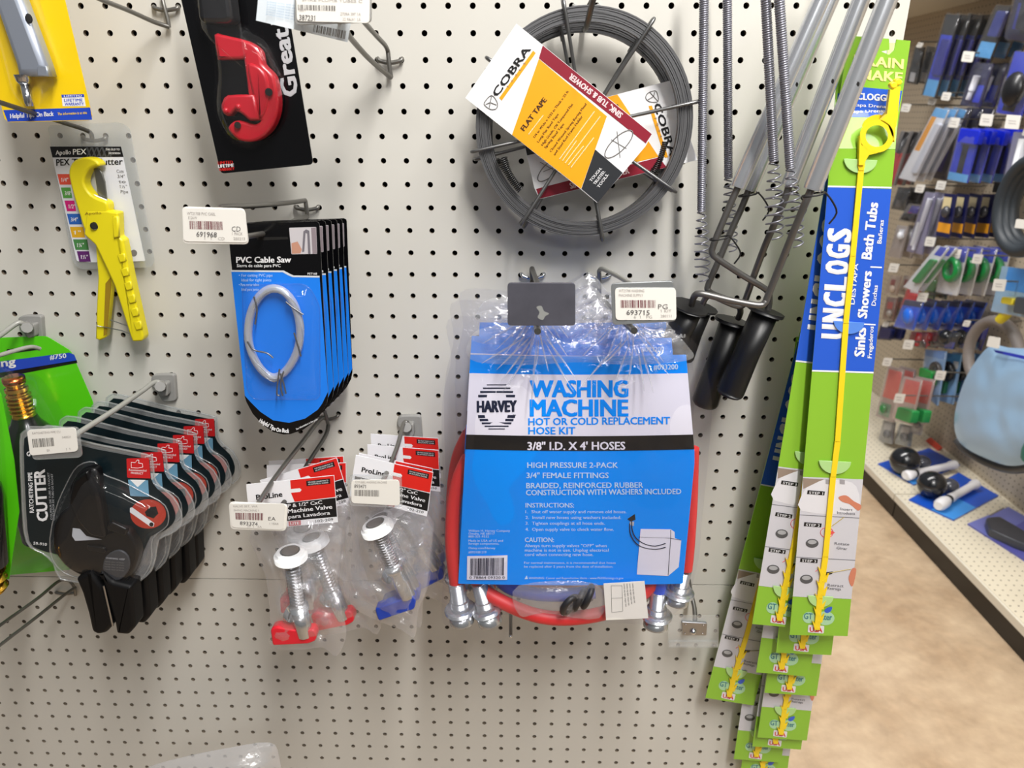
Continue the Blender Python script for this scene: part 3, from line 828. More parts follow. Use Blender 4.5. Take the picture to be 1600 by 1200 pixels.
# ------------------------------------------------------------------ six carded cable saws
SBLU = M('saw_blue', (26, 126, 238), .35, coat=.3)
SIL = M('silver_ink', (186, 188, 192), .4)
z = lambda L: [(a / 3 + 270, b / 3 + 290) for a, b in L]
D0 = .142
pl = PL(D0)
hp0 = px(425, 372, D0)
g = thing('cable_saw_card', 'front card of the blue and black cable saws, wire loop in full view', 'cable saw', hp0, 'carded cable saws')
out = rp(z([(258, 195), (300, 186), (340, 178), (680, 168), (690, 185), (730, 985)]), 5)
out = [(355.5, 353), (360, 350.5), (384, 349.5), (494, 346), (498, 348), (499, 352)] + [(512.8, 618)] + z([(722, 1020), (700, 1062), (660, 1110), (610, 1145), (550, 1165), (520, 1167), (470, 1155), (420, 1120), (375, 1070), (345, 1015), (338, 990)])
mb = MB(); mb.prism(out, pl, -.0008, 0, BCARD)
mb.pg(z([(274, 402), (515, 404), (545, 420), (565, 428), (688, 430)]) + [(512.5, 612)] + z([(700, 1022), (680, 1050), (620, 1092), (545, 1112), (470, 1100), (410, 1060), (365, 1015), (338, 985)]), pl, .0002, SBLU)
mb.pg(z([(273, 396), (520, 398), (550, 414), (566, 421), (688, 423), (688, 431), (562, 429), (542, 421), (515, 406), (274, 404)]), pl, .0003, M('white_wave', (210, 214, 220), .4))
mb.text('PVC Cable Saw', z([(297, 362)])[0], z([(555, 360)])[0], 9, pl, .0003, WHITE, 1.6)
mb.text('Sierra de cable para PVC', z([(300, 382)])[0], z([(505, 382)])[0], 4.6, pl, .0003, WHITE, .8)
for i, (s, x1) in enumerate((('• For cutting PVC pipe', 468), ('  Ideal for tight joints', 462), ('• Para cortar tubos', 405), ('  Ideal para juntas', 405))):
    mb.text(s, z([(310 + i % 2 * 12, 427 + i * 22)])[0], z([(x1, 427 + i * 22)])[0], 4.4, pl, .0004, M('pale_blue_print', (176, 210, 250), .4), .6)
mb.text('PST168', z([(632, 418)])[0], z([(676, 418)])[0], 3.2, pl, .0003, WHITE, .8)
pic = z([(545, 198), (672, 194), (677, 320), (556, 322)])
mb.pg(rp(pic, 1.5), pl, .0002, M('photo_grey', (196, 192, 196), .5))
mb.pg(z([(556, 270), (585, 262), (605, 300), (598, 318), (558, 320)]), pl, .0003, M('photo_skin', (190, 140, 118), .5))
mb.pg(z([(612, 215), (625, 205), (640, 212), (646, 320), (634, 320), (630, 225), (622, 222), (616, 310), (606, 312)]), pl, .0003, M('photo_dark', (112, 108, 116), .5))
mb.pg(z([(648, 198), (671, 196), (676, 318), (655, 320)]), pl, .0003, M('photo_mid', (140, 128, 134), .5))
mb.pg(rp(z([(390, 242), (540, 240), (541, 252), (400, 257)]), 2), pl, .0002, DARK)
a = [(400, 1105), (418, 1120), (450, 1138), (490, 1150), (545, 1157)]
mb.text('Helpful Tips', z([(402, 1108)])[0], z([(478, 1150)])[0], 6.2, pl, .0003, WHITE, 1.6); mb.text('On Back', z([(484, 1153)])[0], z([(545, 1160)])[0], 6.2, pl, .0003, WHITE, 1.6)
mb.text('See information in the guide', z([(580, 1146)])[0], z([(680, 1098)])[0], 3, pl, .0003, WHITE, .8)
mb.build('card', g)
mb = MB()
r = random.Random(5)
for k in range(7):
    pts = []
    for i in range(40):
        a = 2 * math.pi * i / 40
        rx = 118 + 12 * math.sin(a * 2 + k * 1.7) + k * 2.2; ry = 205 + 9 * math.sin(a * 3 + k) - k * 2
        x = 475 + rx * math.cos(a) * (1 - .18 * max(0, math.sin(a)) ** 2); y = 690 + ry * math.sin(a) + 22 * max(0, math.sin(a)) ** 8
        pts.append(pl.w(*z([(x, y)])[0], .005 + .0022 * math.sin(a * 2 + k * 2) + .0004 * k))
    mb.tube(pts, .00055, M('saw_wire', (206, 212, 214), .3, .7), 5, closed=True)
mb.build('wire_loop', g)
mb = MB()
ring = [pl.w(*z([(475 + 122 * math.cos(a) * (1 - .18 * max(0, math.sin(a)) ** 2), 690 + 208 * math.sin(a))])[0], .006) for a in [2 * math.pi * i / 40 for i in range(40)]]
mb.tube(ring, .0042, CLEAR('pale_tubing', tint=(242, 246, 250), haze=.34, gloss=.08, rough=.15, edge=.3), 8, closed=True)
mb.build('tubing', g)
for L in ([(385, 650), (395, 580), (380, 520)], [(350, 730), (380, 770), (440, 785), (470, 808)], [(612, 605), (560, 570), (530, 545)], [(568, 690), (590, 760), (600, 800)], [(500, 860), (492, 920), (488, 975), (500, 985)], [(505, 880), (520, 930), (530, 975)], [(520, 870), (505, 930), (515, 985)]):
    mb = MB()
    mb.tube(smooth([pl.w(*z([q])[0], .0098) for q in L], 4, False), .0009, M('saw_tie', (130, 132, 134), .35, .8), 5)
    mb.build('wire_tie', g)
mb = MB(); o2 = rp(z([(325, 465), (632, 460), (690, 560), (690, 985), (672, 1003), (380, 1003), (348, 960), (330, 700)]), 14)
mb.pillow(o2, z([(500, 720)])[0], pl, .0005, .0115, CLR, 8, 10, both=False)
mb.tube([pl.w(x, y, .0008) for x, y in o2], .0006, CLR, 5, closed=True)
mb.build('blister', g)
LAB = ['second card from the front of the cable saw stack', 'third card from the front of the cable saw stack', 'fourth card from the front of the cable saw stack', 'fifth card from the front of the cable saw stack', 'rearmost card of the cable saw stack, nearest the pegboard']
tops = [(507, 345.5, .121), (516, 344.5, .100), (525, 343.5, .080), (533, 342.5, .061), (540, 342, .042)]
f0 = px(497, 347, D0)
for (x, y, d), lb in zip(tops, LAB):
    dup(g, hp0 + px(x, y, d) - f0, (0, 0, 0), lb)

# ------------------------------------------------------------------ six black ratcheting pipe cutters in clear shells
TEAL = M('dark_teal_card', (17, 30, 35), .3, spec=.3, coat=.3)
BPL = M('black_tool_plastic', (11, 11, 13), .34, spec=.35)
BPL2 = M('black_rubber_handle', (8, 8, 10), .55, spec=.25)
a4 = lambda L: [(a / 4, b / 4 + 480) for a, b in L]
b4 = lambda L: [(a / 4, b / 4 + 720) for a, b in L]
D0 = .150
pl = PL(D0)
hp0 = px(165, 742, D0)
g = thing('pipe_cutter_pack', 'front pack of the black pipe cutters, label and red logo in full view', 'pipe cutter', hp0, 'black pipe cutters in clear shells')
shell = smooth([(32, 690), (38, 674), (60, 672), (150, 694), (228, 710), (238, 718), (241, 745), (250, 760), (270, 776), (283, 800), (282, 822), (266, 834), (248, 843), (243, 870), (236, 892), (222, 905), (208, 918), (193, 926), (165, 921), (140, 911), (95, 905), (84, 880), (66, 864), (48, 855), (38, 830), (34, 760)], 2)
mb = MB(); mb.prism(shell, pl, -.0018, -.0010, CLRE); mb.tube([pl.w(x, y, -.001) for x, y in shell], .0011, CLRE, 6, closed=True); mb.build('shell_back', g)
mb = MB()
card = smooth([(37, 700), (42, 682), (60, 680), (150, 702), (225, 716), (234, 724), (236, 748), (246, 764), (264, 780), (274, 802), (270, 818), (255, 830), (235, 838), (225, 860), (205, 880), (150, 880), (88, 866), (60, 858), (46, 845), (41, 800)], 2)
mb.pg(card, pl, 0, TEAL)
mb.text('RATCHETING PIPE', (53, 801), (50, 738), 6.5, pl, .0003, WHITE, 1.0)
mb.text('CUTTER', (75, 814), (69.5, 733), 16.5, pl, .0003, WHITE, 2.0)
mb.text('COUPEUR DE TUBE À CLIQUET', (82, 812), (77, 738), 3, pl, .0003, SIL, .4); mb.text('CORTADOR DE TUBO DE RACHET', (86, 813), (82.5, 740), 3, pl, .0003, SIL, .4)
mb.text('59-910', (52, 851), (73, 853), 4.5, pl, .0003, WHITE, .8)
mb.text('G', (41, 712), (47, 713), 7, pl, .0003, WHITE, 1.2)
mb.pg(rp(a4([(790, 945), (930, 942), (942, 1070), (795, 1066)]), 2), pl, .0002, M('logo_red', (200, 32, 36), .4))
th = a4([(820, 970), (845, 972), (858, 955), (868, 957), (866, 975), (890, 978), (892, 1000), (860, 1006), (820, 1003)])
for i in range(len(th)): mb.tube([pl.w(*th[i - 1], .0004), pl.w(*th[i], .0004)], .0003, WHITE, 4)
mb.text('Recommended', *a4([(805, 1022), (915, 1028)]), 3.2, pl, .0004, WHITE, .5); mb.text('PRODUCT', *a4([(818, 1042), (895, 1046)]), 3.2, pl, .0004, WHITE, .5)
mb.pg(b4([(800, 118), (925, 122), (932, 225), (815, 220)]), pl, .0002, M('photo_sky', (110, 160, 190), .4)); mb.pg(b4([(812, 118), (910, 120), (860, 165)]), pl, .0003, WHITE)
mb.pg(ell(231.5, 803, 28, 23, 24), pl, .0002, M('photo_red', (190, 62, 44), .4))
mb.pg(b4([(935, 290), (975, 285), (990, 330), (960, 360), (915, 345), (905, 320)]), pl, .0003, BLACK)
mb.pg(b4([(812, 295), (825, 290), (965, 390), (960, 412), (940, 412), (812, 322)]), pl, .0004, WHITE); mb.pg(ell(236.5, 819.5, 3.4, 3.4, 10), pl, .0005, BLACK)
mb.build('card', g)
mb = MB()
mb.prism(smooth(b4([(372, 330), (335, 400), (328, 480), (336, 560), (375, 625), (430, 680), (520, 728), (600, 748), (700, 770), (770, 768), (822, 715), (858, 620), (862, 560), (836, 500), (790, 440), (720, 430), (660, 445), (640, 330), (622, 240), (612, 120), (600, 66), (560, 48), (505, 60), (465, 105), (435, 160), (428, 220), (420, 290)]), 2), pl, .003, .0135, BPL, .003)
mb.prism(rp(b4([(690, 380), (795, 430), (785, 470), (660, 430)]), 4), pl, .0135, .018, BPL, .0015)
mb.prism(rp(b4([(455, 125), (540, 60), (610, 200), (660, 490), (560, 470), (480, 380), (425, 250)]), 6), pl, .013, .0195, BPL, .003)
mb.prism(rp(b4([(540, 530), (655, 545), (662, 580), (548, 562)]), 4), pl, .0135, .016, BPL, .001)
mb.prism(smooth(b4([(660, 600), (740, 560), (800, 600), (805, 680), (750, 745), (680, 740), (640, 690)]), 3), pl, .0135, .0155, M('tool_grey_panel', (58, 60, 64), .5), .001)
mb.text('WARNING: KEEP', *b4([(660, 612), (780, 622)]), 2.6, pl, .0158, SIL, .4)
for k in range(4): mb.text('hands clear of blade', *b4([(655, 632 + k * 16), (775, 642 + k * 16)]), 2, pl, .0158, INK, .2)
mb.pg(b4([(455, 420), (500, 425), (540, 470), (640, 492), (470, 500), (450, 470)]), pl, .0139, M('silver_sticker', (190, 194, 200), .35))
mb.build('cutter_body', g)
mb = MB()
mb.prism(rp(b4([(470, 740), (545, 700), (560, 690), (640, 800), (705, 1030), (660, 1080), (610, 1090), (572, 1070), (548, 960), (510, 830)]), 4), pl, .000, .019, BPL2, .004)
mb.build('fixed_handle', g)
mb = MB()
mb.prism(rp(b4([(620, 690), (700, 760), (820, 790), (835, 960), (842, 1045), (800, 1092), (725, 1085), (715, 1020)]), 4), pl, .000, .0205, BPL2, .004)
mb.tube([pl.w(*b4([(648, 780)])[0], .0207), pl.w(*b4([(705, 1030)])[0], .0207)], .0012, STEEL, 6); mb.build('ratchet_handle', g)
mb = MB()
dome = smooth([(78, 860), (86, 800), (104, 756), (122, 728), (148, 722), (160, 740), (190, 752), (225, 770), (258, 790), (262, 820), (238, 842), (236, 880), (212, 914), (190, 920), (150, 908), (100, 895)], 3)
mb.pillow(dome, (165, 835), pl, .0005, .0225, CLR, 8, 7, both=False)
mb.tube([pl.w(x, y, .001) for x, y in dome], .0008, CLRE, 5, closed=True)
mb.build('shell_dome', g)
LAB = ['second pack from the front of the black pipe cutter stack', 'third pack from the front of the black pipe cutter stack', 'fourth pack from the front of the black pipe cutter stack', 'fifth pack from the front of the black pipe cutter stack', 'rearmost pack of the black pipe cutter stack, nearest the pegboard']
refs = [(243, 717, .121), (268, 702, .092), (291, 688, .064), (308, 675, .038), (325, 663, .012)]
f0 = px(216, 728, D0)
for i, ((x, y, d), lb) in enumerate(zip(refs, LAB)):
    dup(g, hp0 + px(x - 5, y + 2, d) - f0, (0, math.radians((i % 3 - 1) * .8), 0), lb)

# ------------------------------------------------------------------ green packs at the left edge
GRN = M('lime_green_card', (88, 206, 20), .35, coat=.3)
BRASS = M('brass', (214, 164, 62), .2, 1.0)
COPP = M('copper', (196, 110, 66), .25, 1.0)
def greenpack(dx, dy, d, lb):
    pl = PL(d)
    o = lambda L: [(a + dx, b + dy) for a, b in L]
    g = thing('bottle_pack', lb, 'carded bottle', px(40 + dx, 545 + dy, d))
    mb = MB()
    mb.prism(rp(o([(-60, 530), (72, 525), (110, 548), (122, 575), (146, 630), (140, 760), (112, 890), (-60, 905)]), 6), pl, -.0008, 0, GRN)
    mb.pg(o([(-60, 576), (0, 565), (108, 551), (116, 554), (120, 564), (-60, 592)]), pl, .0003, BLU)
    mb.pg(o([(-60, 592), (120, 563), (121, 567), (-60, 602)]), pl, .0003, BLACK)
    mb.text('Plumbing', *o([(-66, 583), (25, 570)]), 12, pl, .0005, WHITE, 2.0); mb.text('#750', *o([(78, 562), (104, 559)]), 7, pl, .0005, WHITE, 1.2)
    mb.pg(rp(o([(10, 546), (60, 540), (64, 546), (12, 553)]), 2), pl, .0003, DARK)
    mb.build('card', g)
    A = o([(20, 588), (30, 625), (38, 650), (54, 720), (84, 838)])
    W_ = [pl.w(x, y, .024) for x, y in A]
    mb = MB()
    L = (W_[2] - W_[0]).length
    prof = [(0, .010), (.02, .0115), (.18, .0115), (.2, .010), (.26, .010), (.28, .0125), (.36, .0125), (.38, .0105)]
    for k in range(5): prof += [(.42 + k * .1, .0118), (.45 + k * .1, .0136), (.48 + k * .1, .0136), (.51 + k * .1, .0118)]
    prof += [(1.0, .013)]
    mb.lathe(W_[0], W_[2], prof, BRASS, 22)
    mb.lathe(W_[0] - (W_[2] - W_[0]) * .01, W_[0] + (W_[2] - W_[0]) * .13, [(0, .0095), (.2, .012), (1, .0122)], COPP, 22)
    mb.build('neck', g)
    mb = MB(); mb.lathe(W_[2], W_[4], [(0, .0135), (.04, .016), (.12, .026), (.24, .032), (.4, .034), (.97, .034), (1, .030)], M('black_gloss_bottle', (22, 20, 22), .22, coat=.6), 24); mb.build('bottle', g)
    mb = MB(); mb.pillow(smooth(o([(-30, 590), (30, 584), (64, 590), (100, 650), (128, 740), (118, 860), (100, 880), (-50, 890)]), 3), o([(35, 730)])[0], pl, .001, .060, CLR, 7, 7, both=False); mb.build('blister', g)
    return g
greenpack(0, 0, .014, 'lime green card with a brass necked black bottle, behind the black pipe cutters')
pl = PL(.135)
g = thing('bottle_pack', 'green pack in front at the left edge, mostly out of the picture', 'carded bottle', px(-40, 600, .135))
mb = MB(); mb.prism([(-120, 596), (-10, 596), (2, 618), (22, 720), (30, 800), (14, 905), (-120, 905)], pl, -.0008, 0, GRN); mb.build('card', g)
mb = MB(); mb.lathe(pl.w(-30, 745, .02), pl.w(-20, 880, .02), [(0, .010), (.1, .018), (.2, .020), (1, .020)], M('black_gloss_bottle'), 20); mb.build('bottle', g)
mb = MB(); mb.lathe(pl.w(-20, 884, .02), pl.w(-12, 925, .02), [(0, .016), (.2, .017), (.3, .014), (.5, .017), (.6, .014), (.8, .017), (1, .012)], BRASS, 18); mb.build('brass_fitting', g)
mb = MB(); mb.pillow(smooth([(-100, 610), (-14, 610), (0, 640), (10, 740), (10, 850), (-4, 930), (-100, 935)], 3), (-45, 770), pl, .001, .035, CLR, 6, 7, both=False); mb.build('blister', g)
# ------------------------------------------------------------------ washing machine valves in bags, red handled then blue handled
TAGR = M('tag_red', (222, 34, 26), .4)
TAGW = M('tag_white', (240, 240, 244), .45)
NYL = M('white_nylon_nut', (236, 236, 234), .4)
BAGT = CLEAR('thin_poly_bag', haze=0.10, gloss=0.07, rough=0.13, bump=0.9, bscale=34, stretch=(1.4, 1, .6))
def tagcard(g, c, pl, code):
    """printed cardboard header: white left half, red and black right half; c = pixel corners TL TR BR BL"""
    f = tm(*c)
    mb = MB()
    mb.prism([f(0, 0), f(1, 0), f(1, 1), f(0, 1)], pl, -.0006, 0, TAGW)
    P = lambda L: [f(*p) for p in L]
    mb.pg(P([(.50, .01), (.995, .01), (.995, .46), (.53, .48), (.50, .3)]), pl, .0002, TAGR)
    mb.pg(P([(.50, .20), (.60, .20), (.62, .24), (.60, .28), (.50, .28)]), pl, .0003, WHITE)
    mb.pg(P([(.68, .06), (.95, .06), (.95, .17), (.68, .17)]), pl, .0003, BLACK)
    hh = math.dist(f(0, 0), f(0, 1))
    mb.text('FOR HOSE CONNECTION TO', f(.70, .11), f(.93, .11), hh * .03, pl, .0004, WHITE, .5); mb.text('AN AUTOMATIC WASHER', f(.70, .155), f(.93, .155), hh * .03, pl, .0004, WHITE, .5)
    mb.pg(P([(.03, .50), (.995, .48), (.995, .88), (.03, .88)]), pl, .00025, BLACK)
    mb.text('3/4" 1/2" MIP & 1/2" CxC', f(.10, .60), f(.84, .58), hh * .075, pl, .0004, WHITE, 1.4)
    mb.text('Washing Machine Valve', f(.10, .72), f(.95, .70), hh * .085, pl, .0004, WHITE, 1.4)
    mb.text('Repuesto para Lavadora', f(.10, .84), f(.92, .82), hh * .08, pl, .0004, WHITE, 1.4)
    mb.text(code, f(.74, .965), f(.95, .955), hh * .055, pl, .0004, M('tag_ink', (50, 50, 54), .5), .8)
    mb.pg(P([(.44, .89), (.58, .89), (.58, .99), (.44, .99)]), pl, .0003, M('tag_crimson', (190, 22, 52), .4)); mb.text('LITE', f(.46, .97), f(.56, .97), hh * .06, pl, .0004, WHITE, 1)
    mb.text('ProLine', f(.10, .36), f(.40, .34), hh * .11, pl, .0003, BLACK, 1.6)
    mb.build('header_card', g)
def valve(g, pl, nut, mid, low, handle, hm, lift=.014, rs=1.0, side=1):
    """threaded supply valve: white nut, threaded pipe, chrome body with outlet, plastic lever; pixel positions"""
    A, B, C = pl.w(*nut, lift), pl.w(*mid, lift), pl.w(*low, lift)
    mb = MB(); L = (B - A).length
    prof = [(0, .0085 * rs)]
    n = 16
    for k in range(n):
        prof += [((k + .25) / n, .0085 * rs), ((k + .75) / n, .0076 * rs)]
    prof += [(1, .0085 * rs)]
    mb.lathe(A, B, prof, M('threaded_brass_chromed', (176, 176, 178), .25, 1.0), 16)
    mb.lathe(A - (B - A).normalized() * .004, A + (B - A).normalized() * .002, [(0, .0088 * rs), (1, .0088 * rs)], M('pipe_bore', (104, 92, 84), .5, .6), 16); mb.build('threaded_pipe', g)
    mb = MB(); d = (B - A).normalized()
    mb.lathe(A - d * .0035, A + d * .008, [(0, .0105 * rs), (.05, .0145 * rs), (.35, .0148 * rs), (.4, .0175 * rs), (.9, .0175 * rs), (1, .012 * rs)], NYL, 20, caps=False); mb.build('nylon_nut', g)
    mb = MB(); mb.lathe(B, C, [(0, .0085 * rs), (.06, .0105 * rs), (.2, .0105 * rs), (.25, .009 * rs), (.7, .0092 * rs), (1, .0085 * rs)], M('satin_coupling', (196, 198, 200), .24, .85), 18)
    q = B.lerp(C, .45); mb.lathe(q, q + Vector((-.016 * side, .006, .001)), [(0, .007 * rs), (.6, .0075 * rs), (.62, .0092 * rs), (1, .0092 * rs)], CHROME, 16); mb.build('valve_body', g)
    mb = MB(); mb.prism(rp(handle, 4), pl, lift - .006, lift + .006, hm, .0016); mb.build('lever', g)
RLEV = M('red_lever', (220, 30, 48), .35)
BLEV = M('blue_lever', (24, 62, 170), .35)
c4 = lambda L: [(a / 2.858 + 340, b / 2.858 + 620) for a, b in L]
pl = PL(.165)
hp0 = px(478, 745, .165)
g = thing('valve_bag', 'front bagged valve with red lever and red and black header card', 'washing machine valve', hp0, 'bagged valves with red levers')
tagcard(g, [(384.5, 757), (522, 742.5), (528, 816), (391, 828)], pl, '102-209')
v0 = c4([(325, 700), (358, 920), (392, 1062)])
valve(g, pl, v0[0], v0[1], v0[2], c4([(235, 1040), (262, 1030), (352, 1045), (428, 1042), (442, 1060), (438, 1090), (405, 1104), (245, 1112)]), RLEV)
bagr = smooth(c4([(150, 585), (520, 560), (545, 700), (535, 850), (570, 1010), (572, 1080), (530, 1160), (470, 1120), (380, 1128), (240, 1118), (235, 1000), (215, 800)]), 3)
mb = MB(); mb.pillow(bagr, c4([(370, 850)])[0], pl, .013, .013, BAGT, 18, 3, crumple=.009, nsc=75, seed=1); mb.build('poly_bag', g)
f0 = px(522, 742.5, .165)
for (x, y, d, ry, lb) in ((529, 722, .132, -12, 'second bagged valve with red lever, header card tilted upward'), (541, 720, .092, 3, 'third bagged valve with red lever, partly hidden behind the tilted card'), (537, 711, .05, 1, 'rearmost bagged valve with red lever, nearest the pegboard')):
    dup(g, hp0 + px(x, y, d) - f0, (0, math.radians(ry), math.radians(-3)), lb)
pl = PL(.150)
hp0 = px(610, 745, .150)
g = thing('valve_bag', 'front bagged valve with blue lever and red and black header card', 'washing machine valve', hp0, 'bagged valves with blue levers')
tagcard(g, [(556, 711), (677, 738), (667, 807), (546, 775)], pl, '102-210')
v0 = c4([(708, 575), (780, 745), (850, 890)])
valve(g, pl, v0[0], v0[1], v0[2], c4([(702, 948), (870, 888), (886, 912), (878, 950), (720, 1002), (712, 985)]), BLEV)
bagb = smooth(c4([(600, 440), (930, 540), (950, 700), (930, 860), (895, 960), (880, 1075), (820, 1040), (740, 1010), (620, 950), (560, 850), (575, 650)]), 3)
mb = MB(); mb.pillow(bagb, c4([(750, 760)])[0], pl, .013, .013, BAGT, 18, 3, crumple=.009, nsc=75, seed=2); mb.build('poly_bag', g)
f0 = px(677, 738, .150)
for (x, y, d, ry, lb) in ((677, 733, .117, -2, 'second bagged valve with blue lever, just behind the front one'), (688, 712, .077, -10, 'third bagged valve with blue lever, header card level'), (688, 694, .035, -11, 'rearmost bagged valve with blue lever, nearest the pegboard')):
    dup(g, hp0 + px(x, y, d) - f0, (0, math.radians(ry), math.radians(-2)), lb)

# ------------------------------------------------------------------ hose kit bags
HBLU = M('hose_kit_blue', (0, 146, 255), .6, spec=.08)
HWHT = M('hose_kit_white', (232, 230, 242), .5, spec=.25)
PBLU = M('hose_kit_pale_print', (196, 226, 252), .45)
NAVY = M('logo_navy', (24, 32, 58), .4)
HRED = M('red_rubber_hose', (214, 48, 50), .45)
HBL2 = M('blue_rubber_hose', (44, 82, 200), .45)
RUB = M('black_rubber', (28, 28, 32), .5)
HB = CLEAR('hose_bag_film', haze=0.003, gloss=0.016, rough=0.07, bump=0.12, edge=.25, bscale=26, stretch=(2.4, 1, .45))
class WARP(PL):                     # the printed card bows gently inside its bag
    def w(s, x, y, lift=0.0):
        p = PL.w(s, x, y, lift)
        k = .0045 * math.sin((x - 725) / 360 * math.pi * 2.2 + .6) * min(1, max(0, (y - 540) / 120)) + .003 * math.sin((y - 560) / 350 * 5)
        return PL.w(s, x, y, lift + k)
D0 = .168
pl = WARP(D0)
hp0 = px(905, 500, D0)
g = thing('hose_kit_bag', 'front clear bag of the washing machine hose kit, its blue card in full view', 'hose kit', hp0, 'washing machine hose kits')
mb = MB()
L0 = lambda v: 735 + (716 - 735) * v       # left and right card edges by height fraction
R0 = lambda v: (1072 + (1086 - 1072) * v / .45) if v < .45 else (1086 + (1067 - 1086) * (v - .45) / .55)
def band(y0, y1, mat, lift, xl=None, xr=None, nu=24):
    ny = max(1, int((y1 - y0) / 18))
    vs = []
    for j in range(ny + 1):
        y = y0 + (y1 - y0) * j / ny; v = (y - 554) / 358
        a, b = (L0(v), R0(v))
        for i in range(nu + 1):
            u = i / nu
            vs.append(pl.w(a + (b - a) * u, y + 2.5 * math.sin(u * math.pi), lift))
    fs = [[j * (nu + 1) + i, j * (nu + 1) + i + 1, (j + 1) * (nu + 1) + i + 1, (j + 1) * (nu + 1) + i] for j in range(ny) for i in range(nu)]
    mb.add(vs, fs, mat, True)
band(554, 912, HBLU, -.0006)
band(554, 912, HBLU, 0)
band(583, 681, HWHT, .0003)
band(679, 702, BLACK, .0005)
mb.text('#093200', (1021, 578), (1059.5, 577), 8, pl, .0004, PBLU, 1.2)
mb.text('WASHING', (827.7, 620), (982, 620), 25, pl, .0006, HBLU, 2.2); mb.text('MACHINE', (827.7, 650), (982, 650), 25, pl, .0006, HBLU, 2.2)
mb.text('HOT OR COLD REPLACEMENT', (825.4, 664.5), (1047, 662.5), 11, pl, .0006, HBLU, 1.4); mb.text('HOSE KIT', (825.4, 678.5), (899, 678.5), 11, pl, .0006, HBLU, 1.4)
mb.text('3/8" I.D. X 4\' HOSES', (824, 703), (977, 702.5), 12, pl, .0007, HWHT, 1.4)
mb.text('HIGH PRESSURE 2-PACK', (823.7, 731), (965.6, 731), 8.3, pl, .0004, PBLU, 1.0); mb.text('3/4" FEMALE FITTINGS', (822.5, 747), (951, 747), 8.3, pl, .0004, PBLU, 1.0)
mb.text('BRAIDED, REINFORCED RUBBER', (822.3, 763), (1005, 762), 8.3, pl, .0004, PBLU, 1.0); mb.text('CONSTRUCTION WITH WASHERS INCLUDED', (821.7, 774), (1064.5, 772), 8.3, pl, .0004, PBLU, 1.0)
mb.text('INSTRUCTIONS:', (821, 793), (897, 793), 7, pl, .0004, PBLU, 1.0); mb.text('CAUTION:', (820, 847), (865.6, 847), 7, pl, .0004, PBLU, 1.0)
for s_, x0, x1, y in (('1.  Shut off water supply and remove old hoses.', 821, 979, 802), ('2.  Install new hoses using washers included.', 821, 970.5, 811), ('3.  Tighten couplings at all hose ends.', 821, 945, 820), ('4.  Open supply valve to check water flow.', 821, 959, 829.5),
        ('Always turn supply valves "OFF" when', 820, 948, 855), ('machine is not in use. Unplug electrical', 820, 951, 862), ('cord when connecting new hose.', 820, 927, 868.8)):
    mb.text(s_, (x0, y), (x1, y), 4.8, pl, .0004, PBLU, .5)
for s_, x0, x1, y in (('For normal maintenance, it is recommended that hoses', 819, 962, 881), ('be replaced after 5 years from the date of installation.', 819, 958, 887), ('WARNING: Cancer and Reproductive Harm - www.P65Warnings.ca.gov', 826, 974, 905),
        ('William H. Harvey Company', 732, 797, 831), ('Omaha, NE 68117', 732, 773, 835.5), ('800-321-9532', 732, 764, 840), ('Made in USA of US and', 732, 786, 846.5), ('foreign components.', 732, 780, 851), ('Oatey.com/Harvey', 732, 774, 858), ('#093108 219', 732, 760, 864.5)):
    mb.text(s_, (x0, y), (x1, y), 3.4, pl, .0004, PBLU, .6)
mb.pg([(819.5, 905), (823, 899), (825, 905)], pl, .0004, PBLU)
wf = tm((730, 869), (793, 867.5), (792.5, 906), (729.5, 906))
mb.pg([wf(a_ / 12, 0) for a_ in range(13)] + [wf(a_ / 12, 1) for a_ in range(12, -1, -1)], pl, .0011, HWHT); mb.barcode(wf, .08, .10, .92, .82, pl, .0015, NAVY, 30, 8); mb.text('0 78864 09320 0', wf(.06, .96), wf(.94, .96), 4, pl, .0015, NAVY, .5)
# round striped logo with the name across it
cx, cy = 776, 633.5
for (y, hgt) in ((600.5, 1.6), (605.5, 2.3), (611, 3.0), (617, 3.8), (648.5, 4.6), (654.5, 3.6), (660, 2.8), (665, 2.1), (669.5, 1.4)):
    k = 1 - ((y + hgt / 2 - 635) / 38.5) ** 2
    if k > 0:
        hw = 32 * math.sqrt(k); mb.pg([(cx - hw, y), (cx + hw, y), (cx + hw * .98, y + hgt), (cx - hw * .98, y + hgt)], pl, .0006, NAVY)
mb.text('HARVEY', (745, 644), (808, 643), 17, pl, .0006, NAVY, 2.4)
mb.text('TM', (801, 650), (806, 650), 2.4, pl, .0006, NAVY, .6)
# line drawing of a washer with two hoses
mb.pg([(1001, 826.5), (1048, 827), (1054, 831), (1054.5, 841), (1064.5, 844), (1060.5, 886), (1044, 900), (995, 897.5)], pl, .0005, HWHT)
for a, b in (((998, 839), (1048, 841)), ((1048, 841), (1064, 844)), ((1048, 841), (1044, 899)), ((1048, 828), (1048, 841))):
    mb.tube([pl.w(*a, .0006), pl.w(*b, .0006)], .0003, NAVY, 4)
mb.tube([pl.w(x, y, .0007) for x, y in smooth([(987, 815), (988, 828), (994, 841), (1008, 850), (1024, 853), (1040, 849)], 3, False)], .0006, NAVY, 5); mb.tube([pl.w(x, y, .0007) for x, y in smooth([(984, 818), (985, 834), (994, 849), (1008, 856), (1026, 858), (1040, 855)], 3, False)], .0006, NAVY, 5)
mb.pg([(980, 811), (992, 803), (993, 812), (986, 815)], pl, .0006, BLACK); mb.pg([(984, 815), (991, 815), (990, 822), (984, 820)], pl, .0006, SIL)
mb.build('printed_card', g)
pf = PL(D0)
def hose(pts, mat, r=.0075, nm='hose'):
    mb = MB(); mb.tube(smooth([pf.w(x, y, l) for x, y, l in pts], 6, False), r, mat, 12); mb.build(nm, g)
